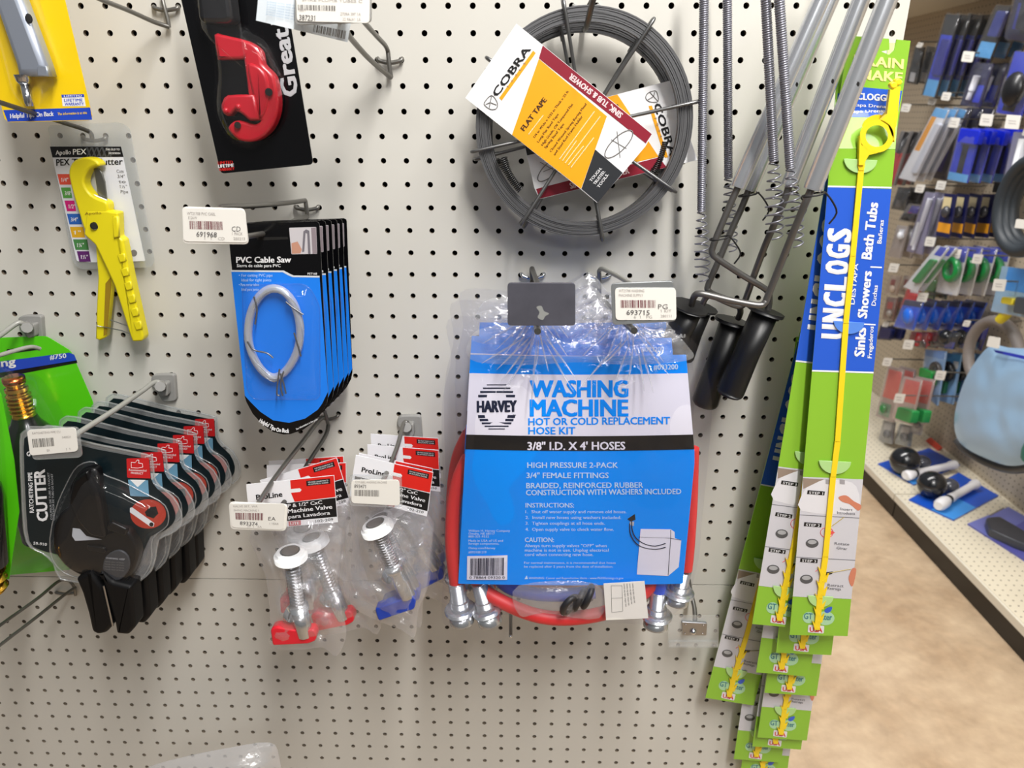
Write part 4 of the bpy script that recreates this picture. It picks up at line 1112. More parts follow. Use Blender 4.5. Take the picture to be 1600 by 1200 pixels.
def ferrule(a, b, la, lb):
    mb = MB(); A, B = pf.w(*a, la), pf.w(*b, lb)
    mb.lathe(A, B, [(0, .0082), (.02, .0092), (.44, .0094), (.46, .0112), (.58, .0112), (.60, .0160), (.64, .0178), (.72, .0178), (.76, .0162), (.77, .0140), (1, .0140)], M('satin_coupling', (196, 198, 200), .24, .85), 20); mb.build('hose_coupling', g)
hose([(732, 716, -.016), (716, 752, -.016), (708, 800, -.015), (707, 860, -.012), (713, 912, -.010)], HRED, .0078)
hose([(736, 880, -.02), (752, 918, -.014), (790, 943, -.008), (840, 962, -.004), (890, 966, -.004), (950, 956, -.008), (1000, 930, -.014), (1040, 890, -.02)], HRED, .0080)
hose([(742, 890, -.024), (750, 912, -.014)], HRED, .0075)
hose([(1082, 700, -.016), (1080, 780, -.016), (1076, 850, -.014), (1072, 890, -.012)], HRED, .007)
hose([(1034, 870, -.018), (1032, 900, -.016), (1029, 930, -.014)], HBL2, .008)
hose([(770, 895, -.028), (800, 920, -.024), (860, 930, -.024), (930, 925, -.024)], HBL2, .0075)
ferrule((713, 910), (722, 972), -.010, -.006); ferrule((748, 910), (766, 972), -.013, -.008); ferrule((1029, 924), (1024, 978), -.014, -.010); ferrule((1068, 890), (1056, 940), -.016, -.014)
for k, (x, y, a) in enumerate(((905, 937, 70), (918, 932, 80), (890, 945, 40))):
    mb = MB(); c = pf.w(x, y, .002 + .003 * k)
    R = Matrix.Rotation(math.radians(a), 3, 'Z') @ Matrix.Rotation(math.radians(20), 3, 'X')
    mb.tube([c + R @ Vector((.0095 * math.cos(t), 0, .0125 * math.sin(t))) for t in [2 * math.pi * i / 20 for i in range(20)]], .0036, RUB, 8, closed=True); mb.build('washer', g)
mb = MB(); mb.pillow(smooth([(810, 915), (932, 912), (936, 966), (850, 958), (812, 962)], 4), (870, 938), pf, .006, .006, BAGT, 6, 3, crumple=.004, nsc=80, seed=4); mb.build('washer_bag', g)
mb = MB(); mb.prism([(943, 912), (1007, 908), (1013, 966), (947, 969)], pf, .010, .0104, PAPER)
mb.tube([pf.w(*q, .0106) for q in ((955, 915), (956, 957), (973, 955), (972, 915))], .0002, INK, 4, closed=True); mb.tube([pf.w(955.5, 935, .0106), pf.w(972.5, 934, .0106)], .0002, INK, 4)
for k in range(4): mb.text('see other side for more', (979 + k * 4.5, 948 - k * 2), (976 + k * 4.5, 912), 2.6, pf, .0106, INK, .3)
mb.build('leaflet', g)
bag = smooth([(700, 500), (760, 496), (820, 506), (842, 512), (880, 492), (935, 466), (965, 500), (992, 510), (1040, 512), (1078, 528), (1100, 560), (1112, 630), (1108, 700), (1098, 800), (1090, 880), (1068, 945), (1020, 974), (950, 972), (880, 968), (800, 960), (740, 968), (694, 976), (692, 900), (694, 800), (690, 690), (692, 620), (705, 560)], 4)
def creases(x, y):
    z = 0
    for hx, hy, ph in ((840, 512, 0), (991, 512, 1.3)):
        dx, dy = x - hx, y - hy
        r = math.hypot(dx, dy); a = math.atan2(dx, dy)
        f = math.exp(-r / 95) * min(1, r / 14)
        z += f * .0042 * (abs(math.sin(a * 4.5 + ph + .4 * math.sin(r / 30))) ** .7 - .5)
    m = 1.1 * math.exp(-((y - 515) / 50) ** 2) + math.exp(-((x - 716) / 26) ** 2) * math.exp(-((y - 650) / 90) ** 2) + .5 * math.exp(-((y - 960) / 30) ** 2) + .10 + .5 * math.exp(-((x - 905) / 90) ** 2) * math.exp(-((y - 610) / 50) ** 2)
    v = Vector((x / 15, y / 26, 3.3))
    z -= .020 * min(1.1, max(0, (612 - y) / 100))
    z += .0042 * m * (abs(noise.noise(v)) ** .8 - .25) + .0022 * m * noise.noise(v * 2.3)
    return z
mb = MB(); mb.pillow(bag, (905, 700), pf, .009, .013, HB, 60, 5, crumple=.005, nsc=20, seed=6, fold=creases)
mb.build('poly_bag', g)
# the gathered, doubled film between the card and the two hook holes
gat = smooth([(736, 562), (740, 520), (790, 508), (842, 511), (890, 494), (936, 470), (968, 500), (992, 509), (1044, 516), (1074, 540), (1078, 562), (990, 570), (905, 566), (820, 570)], 6)
def pleats(x, y):
    z = 0
    for hx, hy, ph in ((840, 512, 0), (991, 512, 1.3)):
        dx, dy = x - hx, y - hy
        r = math.hypot(dx, dy); a = math.atan2(dx, dy)
        z += .0035 * math.exp(-r / 90) * min(1, r / 10) * abs(math.sin(a * 5 + ph + math.sin(r / 22)))
    return z + .004 * noise.noise(Vector((x / 13, y / 22, 7))) + .002 * noise.noise(Vector((x / 5, y / 9, 2)))
mb = MB(); mb.pillow(gat, (905, 535), pf, .010, .006, CLEAR('gathered_film', haze=.16, gloss=.07, rough=.12, edge=.3), 26, 4, both=False, fold=pleats); mb.build('gathered_top', g)
RIDG = CLEAR('film_crease', haze=.10, gloss=.20, rough=.22, edge=.3)  # glossier ridges added along the film creases to catch bright streaks
mb = MB(); rr = random.Random(11)
for hx, hy, n_, a0, a1 in ((841, 514, 9, -58, 40), (991, 514, 8, -48, 50)):
    for k in range(n_):
        a = math.radians(a0 + (a1 - a0) * (k + rr.uniform(-.2, .2)) / (n_ - 1)); L = rr.uniform(45, 105); s0 = rr.uniform(8, 26); bend = rr.uniform(-.12, .12)
        pts = []
        for i in range(9):
            r = s0 + L * i / 8; aa = a + bend * i / 8
            x, y = hx + math.sin(aa) * r, hy + math.cos(aa) * r
            pts.append(pf.w(x, y, .0225 - .020 * min(1.1, max(0, (612 - y) / 100)) + .0005 * math.sin(i)))
        mb.tube(pts, [.0002 + .0009 * math.sin(math.pi * i / 8) for i in range(9)], RIDG, 6)
mb.build('glint_creases', g)
for (dx, d, ry, lb) in ((-4, .110, .6, 'second hose kit bag, only the top of its blue card showing over the front one'), (3, .052, -.4, 'rearmost hose kit bag, a faint blue band under the metal plates')):
    q = px(905, 500, d); f = (CAM.y + d) / (CAM.y + D0)
    dup(g, hp0 + Vector((dx * .0006, D0 - d, 0)), (0, math.radians(ry), 0), lb)

# ------------------------------------------------------------------ two coils of flat steel tape with their cards
TAPE = M('dark_spring_steel', (104, 104, 106), .42, .5)
FRM = M('coil_frame_wire', (118, 118, 118), .32, .8)
ORA = M('card_orange', (240, 166, 22), .4)
MAR = M('card_maroon', (140, 28, 48), .4)
def coil(ctr, d, r_px, lab, hand=0, wound=True):
    pl = PL(d)
    C = pl.w(*ctr)
    R = (pl.w(ctr[0] + r_px, ctr[1]) - C).length
    g = thing('tape_coil', lab, 'drain tape', C + Vector((0, 0, R)), 'coils of flat steel tape')
    mb = MB()
    rr = random.Random(3 + hand)
    for k in range(11):
        ra = R - .0012 - k * .0013
        N = 72; wdt = .0038
        vs = []
        for i in range(N):
            a = 2 * math.pi * i / N
            e = ra + .0005 * math.sin(a * 2 + k) + .0004 * rr.random() * 0
            for (q, o) in ((e, -wdt), (e, wdt), (e - .00127, wdt), (e - .00127, -wdt)):
                vs.append(C + Vector((q * math.cos(a), o + .0005 * math.sin(a * 3 + k * 2), q * math.sin(a))))
        fs = []
        for i in range(N):
            j = (i + 1) % N
            for s_ in range(4):
                t_ = (s_ + 1) % 4
                fs.append([i * 4 + s_, j * 4 + s_, j * 4 + t_, i * 4 + t_])
        mb.add(vs, fs, TAPE)
    mb.build('wound_tape', g)
    for k in range(8):
        a = math.radians(-78 + k * 45 + hand * 2)
        u = Vector((math.cos(a), 0, math.sin(a)))
        pts = [C + u * (.03) + Vector((0, -.002, 0)), C + u * (R * .5) + Vector((0, -.003, 0)), C + u * (R - .022) + Vector((0, -.007, 0)), C + u * (R + .001) + Vector((0, -.008, 0)), C + u * (R + .006) + Vector((0, -.003, 0)), C + u * (R + .003) + Vector((0, .005, 0)), C + u * (R - .02) + Vector((0, .006, 0))]
        mb = MB(); mb.tube(smooth(pts, 4, False), .0018, FRM, 8); mb.build('spoke', g)
    mb = MB(); mb.tube([C + Vector((.03 * math.cos(t), -.002, .03 * math.sin(t))) for t in [2 * math.pi * i / 24 for i in range(24)]], .002, FRM, 8, closed=True); mb.build('hub_ring', g)
    # boring head: a little closed spring on the tape end
    mb = MB()
    a0 = math.radians(212 if hand == 0 else -18)
    def hel(a, t, rad): 
        base = C + Vector((math.cos(a), 0, math.sin(a))) * (R - .022) + Vector((0, -.008, 0))
        n = Vector((math.cos(a), 0, math.sin(a)))
        return base + (n * math.cos(t) + Vector((0, 1, 0)) * math.sin(t)) * rad
    pts = []
    for i in range(160):
        f_ = i / 160
        a = a0 + (f_ - .5) * .42
        pts.append(hel(a, i * .75, .0035 + .0025 * max(0, .45 - f_) * 2))
    mb.tube(pts, .0007, M('dark_spring', (60, 60, 60), .35, .8), 5); mb.build('boring_head', g)
    return g, C, R
g2, C2, R2 = coil((908, 206), .026, 163, 'rear coil of flat steel tape, its card tucked in behind at lower right', 1)
g1, C1, R1 = coil((912, 198), .052, 171, 'front coil of flat steel tape with its orange, white and maroon card facing out', 0)
def cobra(g, pl, T):
    """T maps the front card's pixel layout to where this card sits"""
    P = lambda L: [T(*p) for p in L]
    mb = MB()
    mb.prism(P([(727, 153), (807, 37), (1019, 209), (1009, 228), (973, 271), (933, 317), (908, 296), (800, 211)]), pl, -.0006, 0, WHITE)
    mb.pg(P([(842, 92), (948.3, 181.7), (930, 233.3), (908, 295), (800, 210.5)]), pl, .0002, ORA)
    mb.pg(P([(848, 71), (1018.5, 209.5), (1009, 224), (842, 91)]), pl, .0003, MAR)
    mb.pg(P([(930, 233.5), (973, 270), (934, 316.5), (908.5, 295)]), pl, .0003, M('card_charcoal', (44, 46, 50), .4))
    tx = lambda s, a, b, h, m, bo, li=.0005, sh=0: mb.text(s, T(*a), T(*b), h, pl, li, m, bo, sh)
    tx('COBRA', (777, 152), (830, 77), 11, BLACK, 1.6)
    mb.pg(P([(780, 153), (784, 157), (837, 83), (833, 79)]), pl, .0003, ORA)
    for i, ch in enumerate('TOOLS'): tx(ch, (794 + i * 6.4, 138 - i * 9), (796.2 + i * 6.4, 135 - i * 9), 3.5, INK, .8)
    e = smooth([(757, 160), (768, 149), (777, 160), (776, 169), (768, 171), (759, 166)], 4)
    for L in ([T(*q) for q in e],): mb.tube([pl.w(*q, .0004) for q in L], .0004, INK, 4, closed=True)
    for a, b in (((766, 160), (768, 150)), ((766, 160), (776, 164)), ((766, 160), (759, 163)), ((766, 160), (764, 170))): mb.tube([pl.w(*T(*a), .0004), pl.w(*T(*b), .0004)], .0004, INK, 4)
    tx('FLAT TAPE', (819, 205), (855, 156), 7.5, M('card_brown_ink', (60, 34, 14), .5), 1.4)
    for s_, a, b in (('1/4 in Wide x 1/32 in Thick x 25 ft', (835.5, 216), (889, 143)), ('Long Flat Steel Tape', (841.5, 223), (873.5, 178.5)), ('High Grade, Oil Tempered Flat', (848, 228), (896, 163)), ('Spring Steel Tape', (853, 232), (882, 194)), ('Closed Wound Spring Boring Head', (861, 238), (917, 163)), ('and Steel Rod Frame Holder', (867, 243), (911, 182))):
        tx(s_, a, b, 3.6, M('card_brown_ink'), .7)
    for a, b in (((826, 210), (849, 180)), ((874, 249), (929, 174)), ((879, 251), (901, 220)), ((883, 255), (938, 182)), ((888, 258), (912, 228)), ((892, 262), (928, 215))):
        mb.tube([pl.w(*T(*a), .0002), pl.w(*T(*b), .0002)], .0006, M('card_pale_line', (250, 226, 170), .5), 4)
    tx('SINK, TUB & SHOWER', (974, 178), (893, 114.5), 9, M('card_pink_print', (240, 214, 216), .5), 1.8)
    for k, s_ in enumerate(('TOUGH.', 'TRUSTED.', 'TOOLS.')): tx(s_, (924 + k * 6, 284.5 + k * 4.8), (941 + k * 5.2, 263.5 + k * 4.8), 4.4, WHITE, 1.6)
    c_ = Vector(T(967, 225)); s_ = (Vector(T(977, 225)) - c_).length / 10
    mb.tube([pl.w(*(c_ + Vector((math.cos(t) * 21 - math.sin(t) * 6, math.sin(t) * 18 - math.cos(t) * 12)) * s_), .0004) for t in [2 * math.pi * i / 28 for i in range(28)]], .0005, INK, 4, closed=True)
    for a, b in (((955, 218), (979, 232)), ((964, 205), (969, 246))): mb.tube([pl.w(*T(*a), .0004), pl.w(*T(*b), .0004)], .0003, INK, 4)
    mb.build('printed_card', g)
cobra(g1, PL(.064, (870, 180)), lambda x, y: (x, y))
# second card: same print turned so that its white head points to the right
# front card head edge (727,153)-(807,37), foot (1019,209)-(908,296); rear card head edge (1032,135)... foot (838,256)-(858,322)
_s = .93
def T2(x, y):
    q = Vector((x - 873, y - 178)); a = math.radians(-52 - 180 + 13.5)
    a = math.radians(127)
    return (948 + _s * (q.x * math.cos(a) - q.y * math.sin(a)), 220 + _s * (q.x * math.sin(a) + q.y * math.cos(a)))
cobra(g2, PL(.036, (960, 220)), T2)

# ------------------------------------------------------------------ four drain augers: spring cable, steel tube, cranked rod, black grip
SPR = M('spring_steel', (150, 150, 160), .34, .7)
TUBE = M('zinc_plated_tube', (222, 225, 230), .25, .79)
ROD = M('cranked_rod', (112, 110, 108), .35, .7)
GRIP = M('black_grip', (20, 20, 22), .4)
def auger(lab, sp, d, cone, tube, td, rod, grip, tie):
    A = px(sp[1][0], sp[1][1], d)
    g = thing('drain_auger', lab, 'drain auger', px(sp[0][0], sp[0][1], d), 'hanging drain augers')
    mb = MB()
    P0, P1 = px(*sp[0], d), px(*sp[1], d)
    L = (P1 - P0).length; n = int(L / .0019); seg = 10
    pts = []; ax = (P1 - P0).normalized(); u = ax.orthogonal().normalized(); v = ax.cross(u)
    for i in range(n * seg + 1):
        a = 2 * math.pi * i / seg
        pts.append(P0 + ax * (L * i / (n * seg)) + (u * math.cos(a) + v * math.sin(a)) * .0037)
    mb.tube(pts, .00105, SPR, 5)
    mb.lathe(P0, P1, [(0, .0034), (1, .0034)], M('cable_core', (46, 46, 50), .5, .5), 10)
    # open tip that widens and tightens again
    Q = px(*cone[0], d); turns = cone[1]; L2 = (Q - P1).length; ax2 = (Q - P1).normalized()
    pts = []
    m = turns * 14
    for i in range(m + 1):
        f = i / m; a = 2 * math.pi * i / 14
        r = .0037 + (cone[2] - .0037) * math.sin(min(1, f * 1.5) * math.pi / 2) - (cone[2] * .35) * max(0, f - .75) * 4 * .6
        pts.append(P1 + ax2 * (L2 * f) + (u * math.cos(a) + v * math.sin(a)) * r)
    mb.tube(pts, .00085, SPR, 6)
    mb.build('spring_cable', g)
    mb = MB(); T0, T1 = px(*tube[0], td), px(*tube[1], td)
    dd = (T1 - T0).normalized()
    mb.lathe(T0, T1, [(0, tube[2]), (.992, tube[2]), (1, tube[2] * .97)], TUBE, 24, caps=False)
    mb.lathe(T1 - dd * .003, T1 - dd * .002, [(0, tube[2] * .99), (1, tube[2] * .99)], DARK, 24)
    mb.ball(T0.lerp(T1, .55) + Vector((0, -tube[2] * .96, 0)), .0016, DARK, 8, (1, .3, 1.6)); mb.build('tube_handle', g)
    mb = MB(); mb.tube(W(rod, 6), .0034, ROD, 10); mb.build('cranked_rod', g)
    if grip:
        mb = MB(); a, b, da, db = grip
        G0, G1 = px(*a, da), px(*b, db); k = (G1 - G0)
        mb.lathe(G0, G1, [(0, .0205), (.035, .0205), (.05, .0145), (.5, .0140), (.94, .0155), (.97, .0150), (1, .012)], GRIP, 12); mb.build('grip', g)
    mb = MB(); q, dq = tie
    c = px(*q, dq)
    mb.tube(smooth([c + Vector((.010 * math.cos(t), .007 * math.sin(t), .002 * math.cos(t))) for t in [2 * math.pi * i / 12 for i in range(12)]] + [c + Vector((.016, -.004, -.006)), c + Vector((.022, -.002, -.016)), c + Vector((.017, -.001, -.026))], 3, False), .0009, M('twist_tie', (24, 22, 24), .5), 5); mb.build('twist_tie', g)
    return g
auger('drain auger with the leftmost spring cable, beside the steel tape coils', [(1101, -70), (1096, 330)], .060, ((1098, 438), 9, .0078), [(1325, -95), (1153, 293), .0078], .085, [(1158, 282, .085), (1145, 310, .085), (1128, 350, .085), (1114, 385, .085), (1113, 396, .085), (1122, 405, .085), (1160, 430, .085), (1195, 451, .085), (1202, 462, .080), (1201, 480, .075), (1194, 500, .075)], ((1197, 484), (1138, 618), .078, .078), ((1125, 372), .088))
auger('drain auger with the second spring cable, its conical tip hidden behind two rods', [(1136, -70), (1138, 278)], .045, ((1143, 392), 10, .0068), [(1338, -95), (1170, 298), .0078], .062, [(1172, 290, .062), (1160, 322, .062), (1145, 355, .062), (1126, 400, .062), (1107, 444, .062), (1107, 454, .062), (1118, 461, .060), (1150, 474, .056), (1157, 486, .050), (1153, 498, .045)], ((1146, 500), (1100, 634), .040, .040), ((1170, 304), .066))
auger('drain auger with the third spring cable, hanging left of the middle tubes', [(1193, -70), (1209, 252)], .118, ((1211, 372), 9, .0085), [(1382, -95), (1233, 290), .0078], .100, [(1236, 280, .1), (1226, 312, .1), (1210, 350, .095), (1195, 385, .09), (1180, 425, .08), (1164, 470, .07), (1158, 478, .07), (1145, 476, .07), (1112, 462, .07), (1104, 464, .066), (1098, 474, .06)], ((1094, 478), (1062, 560), .046, .040), ((1228, 302), .078))
auger('drain auger with the fourth spring cable and the rightmost steel tube', [(1213, -70), (1235, 263)], .128, ((1244, 384), 10, .0078), [(1424, -95), (1269, 297), .0082], .150, [(1270, 290, .15), (1258, 318, .15), (1240, 362, .145), (1220, 412, .135), (1200, 462, .13), (1195, 473, .13), (1184, 477, .13), (1140, 469, .125), (1096, 459, .12), (1085, 463, .115), (1081, 476, .105)], ((1078, 478), (1046, 556), .100, .090), ((1272, 304), .156))

# ------------------------------------------------------------------ drain unclogger cards
DGRN = M('unclog_green', (140, 192, 52), .38, coat=.35)
DBLU = M('unclog_blue', (40, 92, 206), .38, coat=.35)
DYEL = M('unclog_yellow_plastic', (246, 212, 34), .4)
DTAB = M('unclog_pale_tab', (176, 216, 140), .35, coat=.4)
PANEL = M('unclog_photo_panel', (206, 204, 210), .4)
d4 = lambda L: [(a / 2.4 + 1080, b / 2.4 + 700) for a, b in L]
D0 = .112
pm = PL(D0)
def LX(y): return 1298.5 + (y - 232) * (1234 - 1298.5) / (988 - 232)
def RX(y): return 1399 + (y - 232) * (1324 - 1399) / (996 - 232)
def drain_card(lean, lab):
    global D0, pm
    pt = PL(D0, (1355, 232), tilt=math.radians(-lean))
    hp0 = pt.w(1385, 84)
    g = thing('drain_snake_card', lab, 'drain unclogger', hp0, 'green and blue drain unclogger cards')
    mb = MB()
    def slab(pl, y0, y1, mat, l0, l1, t=0):
        pts = [(LX(y0), y0), (RX(y0), y0 + t), (RX(y1), y1 + t), (LX(y1), y1)]
        if l0 is None: mb.pg(pts, pl, l1, mat)
        else: mb.prism(pts, pl, l0, l1, mat)
    slab(pm, 232, 992, DGRN, -.0008, 0, 2)
    top = [(LX(66) - 2, 66), (1376, 66), (1382, 70), (1382, 86), (1392, 86), (1396, 70), (1411, 67), (RX(232), 233), (LX(232), 232)]
    top = [(1312, 68), (1376, 67), (1378, 84), (1365, 88), (1378, 92), (1386, 84), (1388, 67), (1411, 67), (RX(232), 233), (LX(232), 232)]
    mb.prism(top, pt, -.0008, 0, DGRN)
    mb.pg([(1309, 146), (1404, 146), (1400, 183), (1306, 183)], pt, .0002, DBLU)
    mb.text('DRAIN', (1322, 112), (1403, 112), 15, pt, .0003, M('pale_yellow_print', (246, 238, 150), .4), 2); mb.text('SNAKE', (1320, 134), (1403, 133), 15, pt, .0003, M('pale_yellow_print'), 2)
    mb.text('UNCLOGGER', (1312, 166), (1395, 164), 10, pt, .0004, WHITE, 2); mb.text('Destapa Drenajes', (1312, 177), (1392, 175), 5, pt, .0004, WHITE, .8)
    slab(pm, 290, 292.5, WHITE, None, .0003, 2)
    slab(pm, 292.5, 579, DBLU, None, .0002, 3)
    slab(pm, 578, 580.5, WHITE, None, .0003, 3)
    for k, ch in enumerate('UNCLOGS'):
        t0, t1 = k / 7 + .008, (k + 1) / 7 - .008
        mb.text(ch, (1319 + 11 * t0, 532 - 176 * t0), (1319 + 11 * t1, 532 - 176 * t1), 35, pm, .0004, WHITE, 2.4)
    mb.text('DESTAPA', (1335, 476), (1341, 412), 7, pm, .0004, WHITE, 1)
    for s_, a, b, h, bo in (('Sinks', (1350, 558), (1353, 512), 15, 2), ('Showers', (1354, 498), (1362, 424), 14, 2), ('Bath Tubs', (1361, 406), (1372, 317), 15, 2), ('Fregaderos', (1362, 560), (1365, 510), 6.5, 1), ('Duchas', (1368, 478), (1371.5, 446), 6.5, 1), ('Bañeras', (1377, 381), (1381, 344), 6.5, 1)):
        mb.text(s_, a, b, h, pm, .0004, WHITE, bo)
    for y, x in ((505.5, 1350), (416, 1360)): mb.pg([(x, y), (x + 18, y + .8), (x + 18, y + 3), (x, y + 2.2)], pm, .0004, WHITE)
    # instruction photos
    slab(pm, 745, 932, PANEL, None, .0003, 4)
    for y in (804, 870): mb.pg([(LX(y), y), (RX(y), y + 5), (RX(y), y + 6), (LX(y), y + 1)], pm, .0005, M('panel_line', (120, 120, 126), .5))
    mb.pg(smooth([(LX(800) + 2, 798), (LX(760) + 4, 766), (1275, 752), (1310, 750), (1338, 760), (1336, 800)], 3), pm, .0004, M('panel_white', (224, 222, 226), .4))
    mb.pg([(LX(747), 747), (1288, 749), (1280, 752), (LX(762) + 2, 764)], pm, .00045, M('panel_brown', (150, 132, 118), .5))
    for x in (1290, 1312): mb.pg([(x, 749), (x + 8, 750), (x + 8, 757), (x, 756)], pm, .0006, M('panel_tap', (160, 156, 160), .4))
    SKIN = M('print_skin', (206, 128, 100), .5)
    mb.pg(smooth([(1310, 777), (1322, 774), (1334, 783), (1346, 790), (1341, 798), (1328, 788), (1316, 784)], 3), pm, .0006, SKIN); mb.pg(smooth([(1332, 888), (1328, 896), (1326, 905), (1330, 916), (1334, 912), (1338, 890)], 3), pm, .0006, SKIN)
    for i, (x, y) in enumerate(((1262, 766), (1257, 816), (1251, 872))):
        mb.pg([(x, y), (x + 27, y + 2), (x + 26, y + 8), (x - 1, y + 6)], pm, .0006, BLACK); mb.text('STEP %d' % (i + 1), (x + 2, y + 5.6), (x + 24, y + 7.2), 3.8, pm, .0008, WHITE, .8)
    for x, y in ((1269, 849), (1260, 905)):
        mb.pg(ell(x, y, 10, 7, 20), pm, .0006, M('print_drain', (84, 84, 86), .4)); mb.pg(ell(x, y - 2, 7, 3.4, 16), pm, .0007, M('print_drain_light', (170, 170, 172), .4))
    mb.tube([pm.w(x, y, .0005) for x, y in ell(1292, 832, 10, 8, 20)], .0004, M('print_red', (226, 90, 92), .4), 4, closed=True)
    mb.pg([(1298, 829), (1305, 832), (1298, 836)], pm, .0006, M('print_red'))
    mb.tube([pm.w(1300, 822, .0005), pm.w(1319, 808, .0005)], .0005, M('print_olive', (170, 150, 80), .5), 4); mb.tube([pm.w(1292, 896, .0005), pm.w(1330, 889, .0005)], .0005, M('print_olive'), 4)
    mb.pg([(1290, 894), (1302, 893), (1300, 897), (1290, 899)], pm, .0006, BLACK); mb.tube([pm.w(1278, 890, .0005), pm.w(1274, 893, .0005)], .0004, M('print_red'), 4)
    for s_, x, y, x1 in (('Insert', 1313, 797, 1332), ('Introduzca', 1308, 803, 1336), ('Rotate', 1304, 851, 1327), ('Girar', 1307, 858, 1324), ('Retract', 1293, 916, 1318), ('Retraiga', 1293, 921, 1314)):
        mb.text(s_, (x, y), (x1, y + 1.5), 4, pm, .0006, M('print_grey_ink', (104, 104, 110), .5), .6)
    mb.pg(ell(1264, 965, 10, 9, 16), pm, .0003, M('print_pale_glow', (170, 212, 170), .4)); mb.pg(ell(1290, 966, 14, 11, 16), pm, .0003, M('print_pale_glow'))
    mb.text('GT Water', (1256, 967), (1300, 969), 9, pm, .0005, M('print_teal', (52, 120, 134), .4), .8)
    mb.pg(smooth([(1288, 955), (1292, 950), (1300, 948), (1299, 954), (1293, 958)], 3), pm, .0005, DBLU)
    mb.pg(rp([(1263, 976), (1288, 978), (1287, 990), (1262, 988)], 2), pm, .0004, M('flag_pale', (226, 220, 226), .4)); mb.text('USA', (1265, 987), (1285, 988), 7, pm, .0006, RED, 1.5)
    mb.build('printed_card', g)
    for (x, y, w_, r_) in ((1345, 249, 26, 22), (1327, 503, 24, 19), (1305, 721, 25, 20), (1282.5, 932, 20, 17)):
        mb = MB(); P_ = pm
        mb.prism(ell(x, y, w_, r_, 16, 0, 180, 3), P_, .0012, .0022, DTAB if y != 503 else M('unclog_blue_tab', (90, 140, 228), .3, coat=.5), .0003); mb.build('die_cut_tab', g)
    mb = MB()
    ln = [(1346, 262), (1333, 400), (1322, 505), (1309, 690), (1302, 745), (1290, 870), (1281, 935), (1277, 984)]
    for a, b in zip(ln[:-1], ln[1:]):
        mb.prism([(a[0] - 4.5, a[1]), (a[0] + 4.5, a[1]), (b[0] + 4.2, b[1] + .5), (b[0] - 4.2, b[1] + .5)], pm, .0008, .0026, DYEL)
    for k in range(9):
        y = 893 + k * 10.5; x = 1287.5 - (y - 893) * .11; sd = 1 if k % 2 else -1
        mb.prism([(x + sd * 3, y), (x + sd * 9, y - 7), (x + sd * 5, y + 7), (x - sd * 2, y + 5)], pm, .0010, .0028, DYEL)
    mb.prism([(1340, 256), (1352, 256), (1350, 266), (1342, 266)], pm, .0020, .0032, DYEL)
    mb.build('yellow_strip', g)
    mb = MB()
    ro = ell(1370, 212.5, 26.5, 26, 28); ri = ell(1370, 212.5, 17.5, 17, 28)
    N = len(ro); vs = [pm.w(*p, .005) for p in ro] + [pm.w(*p, .005) for p in ri] + [pm.w(*p, .0008) for p in ro] + [pm.w(*p, .0008) for p in ri]
    mb.add(vs, [[i, (i + 1) % N, N + (i + 1) % N, N + i] for i in range(N)], DYEL)
    mb.add(vs, [[i, (i + 1) % N, 2 * N + (i + 1) % N, 2 * N + i] for i in range(N)] + [[N + i, N + (i + 1) % N, 3 * N + (i + 1) % N, 3 * N + i] for i in range(N)], DYEL, True)
    mb.prism([(1391, 140), (1401, 140), (1400, 190), (1397.5, 222), (1388, 196), (1376, 188), (1386, 178)], pm, .0008, .005, DYEL)
    mb.prism(ell(1397, 133, 6, 5.5, 14), pm, .0008, .0055, DYEL, .001)
    mb.prism([(1343.5, 212), (1346, 226), (1358, 236), (1372, 239), (1358, 242), (1353, 250), (1350, 258), (1342, 258)], pm, .0008, .005, DYEL); mb.build('ring_handle', g)
    return g, hp0
drain_card(20, 'front drain unclogger card, its yellow ring handle and UNCLOGS print fully visible')
g, hp0 = drain_card(0, 'x')
first = True
BL = px(1234, 988, D0); UP = px(LX(500), 500, D0)
v0 = UP - BL
for (b, u, d, lb) in (((1176, 971), (1254, 500), .100, 'second drain unclogger card, directly left of the front card'),
        ((1103, 1087), (1224, 620), .035, 'leftmost drain unclogger card, fanned out toward the hose kits'),
        ((1213, 1016), (1258, 620), .088, 'drain unclogger card peeking out just under the front card'),
        ((1182, 1047), (1246, 640), .076, 'drain unclogger card third down in the fan, under the second card'),
        ((1195, 1079), (1254, 660), .064, 'drain unclogger card fourth down in the fan, only its green foot showing'),
        ((1184, 1149), (1244, 720), .049, 'low drain unclogger card with photo strip and tab showing above the floor'),
        ((1176, 1163), (1240, 720), .041, 'drain unclogger card showing just a thin green edge under the low card'),
        ((1147, 1183), (1216, 720), .027, 'low drain unclogger card at the left of the fan foot'),
        ((1156, 1216), (1214, 760), .019, 'lowest drain unclogger card, its foot running out of the picture')):
    B_, U_ = px(*b, d), px(*u, d)
    v1 = U_ - B_
    ang = math.atan2(v1.x, v1.z) - math.atan2(v0.x, v0.z)
    R = Matrix.Rotation(ang, 3, 'Y')
    if first:
        g.location = B_ - R @ (BL - hp0); g.rotation_euler = (0, ang, 0); g['label'] = lb; first = False
    else:
        dup(g, B_ - R @ (BL - hp0), (0, ang, 0), lb)

# ------------------------------------------------------------------ top of a clear poly bag at the bottom edge
pl = PL(.10)
g = thing('empty_poly_bag', 'crumpled hazy poly bag top rising from the bottom edge of the picture', 'poly bag', px(330, 1260, .10))
mb = MB(); mb.pillow(smooth([(205, 1235), (225, 1202), (290, 1182), (360, 1168), (420, 1160), (436, 1180), (440, 1240), (430, 1330), (330, 1350), (220, 1330)], 3), (330, 1260), pl, 0, .022, CLEAR('hazy_poly', haze=.30, gloss=.05, rough=.15, bump=.8, bscale=40), 9, 4, crumple=.012, nsc=45, seed=9); mb.build('film', g)
